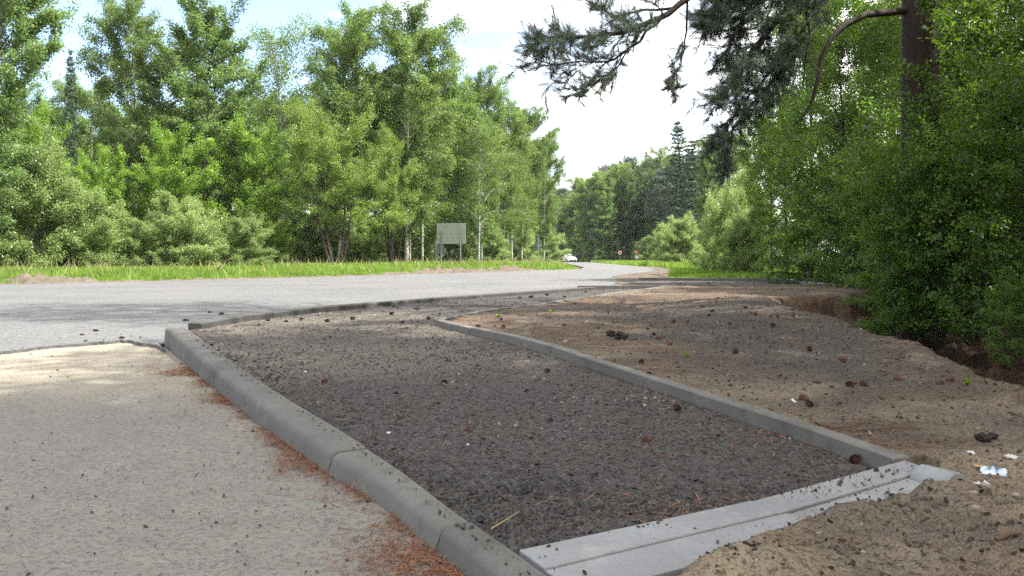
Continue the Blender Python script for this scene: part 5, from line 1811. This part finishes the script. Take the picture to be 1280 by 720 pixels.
# ------------------------------------------------------------------ fallen cones, clods, stones, twigs, litter
def cone_mesh(seed, L=.048, W=.019):
    g = np.random.default_rng(seed)
    V = []; Fc = []
    k = 0
    for i in range(70):
        t = i / 70; a = i * 2.39996
        r_ = W * math.sin(math.pi * (.12 + .86 * (1 - t) ** .8)) ** .8
        z_ = L * (t - .5)
        d = np.array([math.cos(a), math.sin(a), 0]); s = np.array([-math.sin(a), math.cos(a), 0])
        w_ = .0065 * (1.15 - t * .6)
        up = np.array([0, 0, 1])
        p0 = d * r_ * .35 + up * (z_ - .002); p1 = d * (r_ + .006) + up * (z_ + .0055)
        V += [p0 - s * w_ * .6, p0 + s * w_ * .6, p1 + s * w_, p1 + d * .002 + up * .002, p1 - s * w_, (p0 + p1) / 2 - up * .003]
        Fc += [(k, k + 1, k + 2, k + 3), (k, k + 3, k + 4, k), (k + 5, k + 2, k + 1, k), (k + 5, k, k + 4, k + 3), (k + 5, k + 3, k + 2, k + 5)]
        k += 6
    bm_ = bmesh.new()
    bv = [bm_.verts.new(v) for v in V]
    for f in Fc:
        f2 = list(dict.fromkeys(f))
        try: bm_.faces.new([bv[i] for i in f2])
        except ValueError: pass
    # core
    bmesh.ops.create_uvsphere(bm_, u_segments=8, v_segments=6, radius=1, matrix=Matrix.Diagonal((W * .75, W * .75, L * .46, 1)))
    bmesh.ops.rotate(bm_, verts=bm_.verts, matrix=Matrix.Rotation(R(90), 3, 'Y'))
    me_ = bpy.data.meshes.new('pine_cone'); bm_.to_mesh(me_); bm_.free()
    me_.materials.append(M['cone_brown'])
    return me_


cones = [cone_mesh(400 + i) for i in range(3)]


def lump_mesh(name, seed, m, rough=.35, sub=2, flat=.7):
    bm_ = bmesh.new()
    bmesh.ops.create_icosphere(bm_, subdivisions=sub, radius=1)
    rs = np.random.default_rng(seed); o3 = rs.random(3) * 50
    from mathutils import noise as mn
    for v in bm_.verts:
        n1 = mn.noise(v.co * 1.1 + Vector(o3)); n2 = mn.noise(v.co * 3.1 + Vector(o3))
        v.co *= 1 + rough * n1 + rough * .5 * n2
        v.co.z *= flat
    me_ = bpy.data.meshes.new(name); bm_.to_mesh(me_); bm_.free()
    me_.materials.append(m)
    return me_


clods = [lump_mesh('clod', 420 + i, M['clod'], .7, 3, .6) for i in range(3)]
rocks = [lump_mesh('stone', 430 + i, M['stone'], .35, 3, .7) for i in range(3)]
for me_ in rocks:
    me_.polygons.foreach_set('use_smooth', np.ones(len(me_.polygons), bool))


def drop(name, me_, px, py, kind, size, label, cat, group=None):
    zf = {'soil': lambda y: btop(y), 'bed': lambda y: zb(y), 'flat': None}[kind]
    p = at(px, py, zf if zf else 0.0)
    for _ in range(3):
        z_ = float((soil_z if kind == 'soil' else bed_z)(np.array([p.x]), np.array([p.y]))[0]) if kind != 'flat' else 0.0
        p = at(px, py, z_)
    o_ = link(name, me_)
    o_.location = (p.x, p.y, z_ + size * .28)
    s = size / (.048 if name == 'pine_cone' else 2.0)
    o_.scale = (s, s * random.uniform(.85, 1.1), s)
    o_.rotation_euler = (random.uniform(-.4, .4), random.uniform(-.4, .4), random.uniform(0, 6.28)) if name == 'pine_cone' else (random.uniform(-.2, .2), random.uniform(-.2, .2), random.uniform(0, 6.28))
    return tag(o_, label, cat, group)


random.seed(91)
# single cones that can be told apart
for px, py, k_, sz_, lb in ((1140, 566, 'soil', .0, ''), (809, 552, 'bed', .036, 'dark red pine cone alone on the right half of the crushed asphalt'), (1068, 578, 'bed', .044, 'pine cone lying against the slab at the right corner of the bed'),
                            (405, 478, 'bed', .042, 'reddish pine cone on the dusty left part of the bed'), (555, 480, 'bed', .04, 'blackish pine cone in the middle of the bed'),
                            (847, 513, 'bed', .042, 'pine cone beside the narrow border stones on the bed side'), (684, 466, 'bed', .042, 'pine cone just below the middle of the narrow border'),
                            (587, 540, 'bed', .03, 'small dark cone on the coarse crumbs near the big kerb')):
    if sz_: drop('pine_cone', cones[random.randrange(3)], px, py, k_, sz_, lb, 'pine cone')
for px, py, lb in ((919, 441, 'large dark pine cone in the middle of the soil'), (1012, 439, 'pine cone on the grey gravel patch'), (1061, 483, 'left pine cone of a close pair in the middle right of the soil'), (1080, 482, 'right pine cone of a close pair in the middle right of the soil'),
                   (1006, 501, 'pine cone beside a white speck on the soil'), (1123, 476, 'pine cone right of the pair on the soil'), (1174, 481, 'dark pine cone near the ditch edge, the left of two'), (1187, 477, 'dark pine cone near the ditch edge, the right of two'),
                   (812, 471, 'pine cone just behind the narrow border stones'), (838, 431, 'pine cone near a pale scrap left of the gravel'), (1054, 451, 'pine cone between the gravel and the ditch'), (801, 454, 'reddish cone on the tan soil by the border'), (1013, 508, 'small cone next to the twig')):
    drop('pine_cone', cones[random.randrange(3)], px, py, 'soil', random.uniform(.034, .046), lb, 'pine cone')
g3 = random.Random(17)
for i in range(34):
    px, py = g3.uniform(590, 1010), 362 + 66 * g3.random() ** 1.2
    p = at(px, py, btop)
    if pip(SOIL_POLY, np.array([p.x]), np.array([p.y]))[0] and ditch_amount(np.array([p.x]), np.array([p.y]))[0] < -.1:
        drop('pine_cone', cones[g3.randrange(3)], px, py, 'soil', g3.uniform(.032, .045), 'small dark pine cone strewn over the back part of the soil island', 'pine cone', 'pine cones on the back of the soil island')
for i in range(44):
    px, py = g3.uniform(330, 800), g3.uniform(359, 404)
    p = at(px, py, zb)
    if pip(BED_POLY, np.array([p.x]), np.array([p.y]))[0] and dist_pl(BED_POLY + BED_POLY[:1], np.array([p.x]), np.array([p.y]))[0][0] > .08:
        drop('clod', clods[g3.randrange(3)], px, py, 'bed', g3.uniform(.03, .075), 'black clod on the sidewalk bed along the road', 'clod', 'black clods on the sidewalk bed')
for px, py, s_, lb in ((763, 420, .085, 'black clod, larger of two lying together on the soil'), (776, 424, .10, 'flat black clod beside the larger one on the soil'), (1228, 551, .055, 'dark tuft-like clod near the right edge of the soil'), (1240, 549, .045, 'small dark clod touching the tuft-like one')):
    drop('clod', clods[g3.randrange(3)], px, py, 'soil', s_, lb, 'clod')
for px, py, s_, lb in ((120, 414, .08, 'black asphalt lump on the road near the left side'), (208 - 106, 419, .06, 'small black lump left of the larger one on the road'), (152, 423, .07, 'black lump close to the broken asphalt edge'), (232, 401, .09, 'black crumb pile at the tip of the large kerb'), (262, 391, .08, 'black lump on the road past the kerb tip'), (277, 393, .09, 'right black lump on the road past the kerb tip')):
    p = at(px, py, RZ); o = link('asphalt_lump', clods[g3.randrange(3)]); o.location = (p.x, p.y, RZ + s_ * .12); o.scale = (s_ / 2.8, s_ / 2.8, s_ / 3.4); o.rotation_euler = (0, 0, g3.uniform(0, 6))
    tag(o, lb, 'lump')
# stones by the heap
for px, py, s_, lb in ((1216, 622, .034, 'round tan stone in the soil by the whitish kerb end'), (1219, 639, .028, 'flat grey stone just below the round tan one'), (1243, 628, .022, 'tan stone in front of the crumpled wrapper'), (1232, 611, .03, 'small stone beneath the crumpled wrapper'),
                       (1262, 604, .022, 'tan stone right of the crumpled wrapper'), (1270, 622, .024, 'tan stone at the right edge of the view')):
    drop('stone', rocks[g3.randrange(3)], px, py, 'soil', s_, lb, 'stone')
for px, py, k_, s_, lb in ((382, 466, 'bed', .02, 'white pebble on the dusty part of the bed'), (486, 543, 'bed', .02, 'pale flat pebble among the crumbs of the bed'), (585, 557, 'bed', .014, 'tiny white pebble in the middle of the bed'), (707, 430, 'soil', .05, 'pale stone at the tan foot of the soil island')):
    o = drop('pebble', rocks[g3.randrange(3)], px, py, k_, s_, lb, 'pebble')
    if 'pale stone' not in lb: o.material_slots[0].link = 'OBJECT'; o.material_slots[0].material = M['paper']


def stick(name, lst, r_, m, label, cat, kind='soil'):
    P_ = []
    zfn = soil_z if kind == 'soil' else bed_z
    for px, py, dz in lst:
        p = at(px, py, btop if kind == 'soil' else zb); z_ = float(zfn(np.array([p.x]), np.array([p.y]))[0])
        P_.append((p.x, p.y, z_ + dz))
    V, Fq = [], []
    tube(np.array(P_), np.linspace(r_, r_ * .5, len(P_)), 6, V, Fq)
    c_ = np.mean(P_, 0)
    o_ = link(name, new_mesh(name, np.concatenate(V) - c_, np.concatenate(Fq), True), m)
    o_.location = c_
    tag(o_, label, cat)


stick('twig', [(1010, 520, .004), (1026, 529, .010), (1044, 533, .012), (1062, 532, .012), (1090, 524, .016)], .005, M['wood_twig'], 'forked dark twig lying on the soil behind the border', 'twig')
stick('twig', [(1058, 535, .004), (1085, 536, .012), (1115, 533, .012), (1142, 532, .006)], .0045, M['wood_twig'], 'straight dark twig lying right of the forked one', 'twig')
stick('twig', [(1262, 516, .006), (1274, 524, .012), (1288, 529, .01)], .006, M['wood_twig'], 'dark twig at the right edge of the soil', 'twig')
stick('straw', [(614, 667, .012), (630, 659, .022), (649, 648, .02)], .0022, M['straw'], 'pale straw lying on the bed near the large kerb', 'straw', 'bed')
stick('bark_strip', [(1246, 682, .004), (1262, 683, .012), (1278, 685, .008)], .010, M['wood_twig'], 'brown strip of bark in the soil at the lower right', 'bark')
stick('wood_chip', [(1218, 585, .004), (1226, 586, .008), (1233, 588, .006)], .007, M['straw'], 'orange tan wood chip left of the crumpled wrapper', 'chip')


def crumple(name, px, py, w_, h_, m, seed, label, tilt=.9, hz=.03, n_=18):
    g = np.random.default_rng(seed)
    p = at(px, py, btop); z_ = float(soil_z(np.array([p.x]), np.array([p.y]))[0])
    u, v = np.meshgrid(np.linspace(-.5, .5, n_), np.linspace(-.5, .5, n_), indexing='ij')
    s1 = vnoise(u * 4 + 9, v * 4 + 3, seed) - .5; s2 = vnoise(u * 9, v * 9, seed + 1) - .5
    x_ = u * w_ * (1 + .3 * s1); y_ = v * h_ * .55 * (1 + .5 * s2)
    z2 = hz * np.abs(s1 * 2 + s2 * .5) * 1.1 + (v + .5) * tilt * hz
    i = np.arange(n_ - 1)[:, None] * n_ + np.arange(n_ - 1)[None, :]
    f = np.stack([i, i + n_, i + n_ + 1, i + 1], -1).reshape(-1, 4)
    me_ = new_mesh(name, np.stack([x_, y_, z2], -1).reshape(-1, 3), f)
    o_ = link(name, me_, m); o_.location = (p.x, p.y, z_ - .002); o_.rotation_euler = (0, 0, g.uniform(-.5, .5))
    sm = o_.modifiers.new('thick', 'SOLIDIFY'); sm.thickness = .0006
    tag(o_, label, 'litter')
    return o_


b = NB('wrapper'); n1 = b.noise(22, 3, .6); n2 = b.noise(60, 2, .5)
c = b.mix(b.ramp(n1, [(.46, 0.0), (.54, 1.0)]), (0.42, 0.44, 0.45), (0.20, 0.33, 0.44))
c = b.mix(b.ramp(n2, [(.6, 0.0), (.64, .8)]), c, (0.05, 0.12, 0.42))
M['wrapper'] = b.principled(c, .35, None, .5)
crumple('wrapper', 1243, 596, .085, .13, M['wrapper'], 3, 'crumpled white and light blue wrapper half stuck in the soil', 1.0, .018)
crumple('paper_scrap', 1228, 603, .05, .06, M['paper'], 11, 'white paper scrap at the left of the blue wrapper', .8, .014, 8)
crumple('paper_scrap', 1213, 577, .026, .04, M['paper'], 12, 'small white scrap between the bed corner and the wrapper', .6, .01, 8)
crumple('paper_scrap', 1266, 575, .06, .04, M['paper'], 13, 'thin white scrap near the right edge behind the wrapper', .5, .01, 8)
crumple('paper_scrap', 992, 501, .018, .05, M['paper'], 14, 'tiny white scrap standing near a cone on the soil', 1.0, .012, 6)
crumple('paper_scrap', 1113, 373, .16, .16, M['paper'], 15, 'white scrap on the dark bank of the pit', .6, .03, 6)

# ------------------------------------------------------------------ light summer haze
bm = bmesh.new()
bmesh.ops.create_cube(bm, size=1.0, matrix=Matrix.Translation((0, 0, 12)) @ Matrix.Diagonal((1160, 1160, 32, 1)))
m_, t_ = mat('haze')
ho = t_.nodes.new('ShaderNodeOutputMaterial'); hv = t_.nodes.new('ShaderNodeVolumePrincipled')
hv.inputs['Color'].default_value = (0.86, 0.93, 1.0, 1)
hv.inputs['Density'].default_value = 0.00011
hv.inputs['Anisotropy'].default_value = 0.2
t_.links.new(hv.outputs[0], ho.inputs['Volume'])
o = bm_obj('haze', bm, m_)
o['kind'] = 'stuff'
o['label'] = 'thin bright haze that pales the far wood'
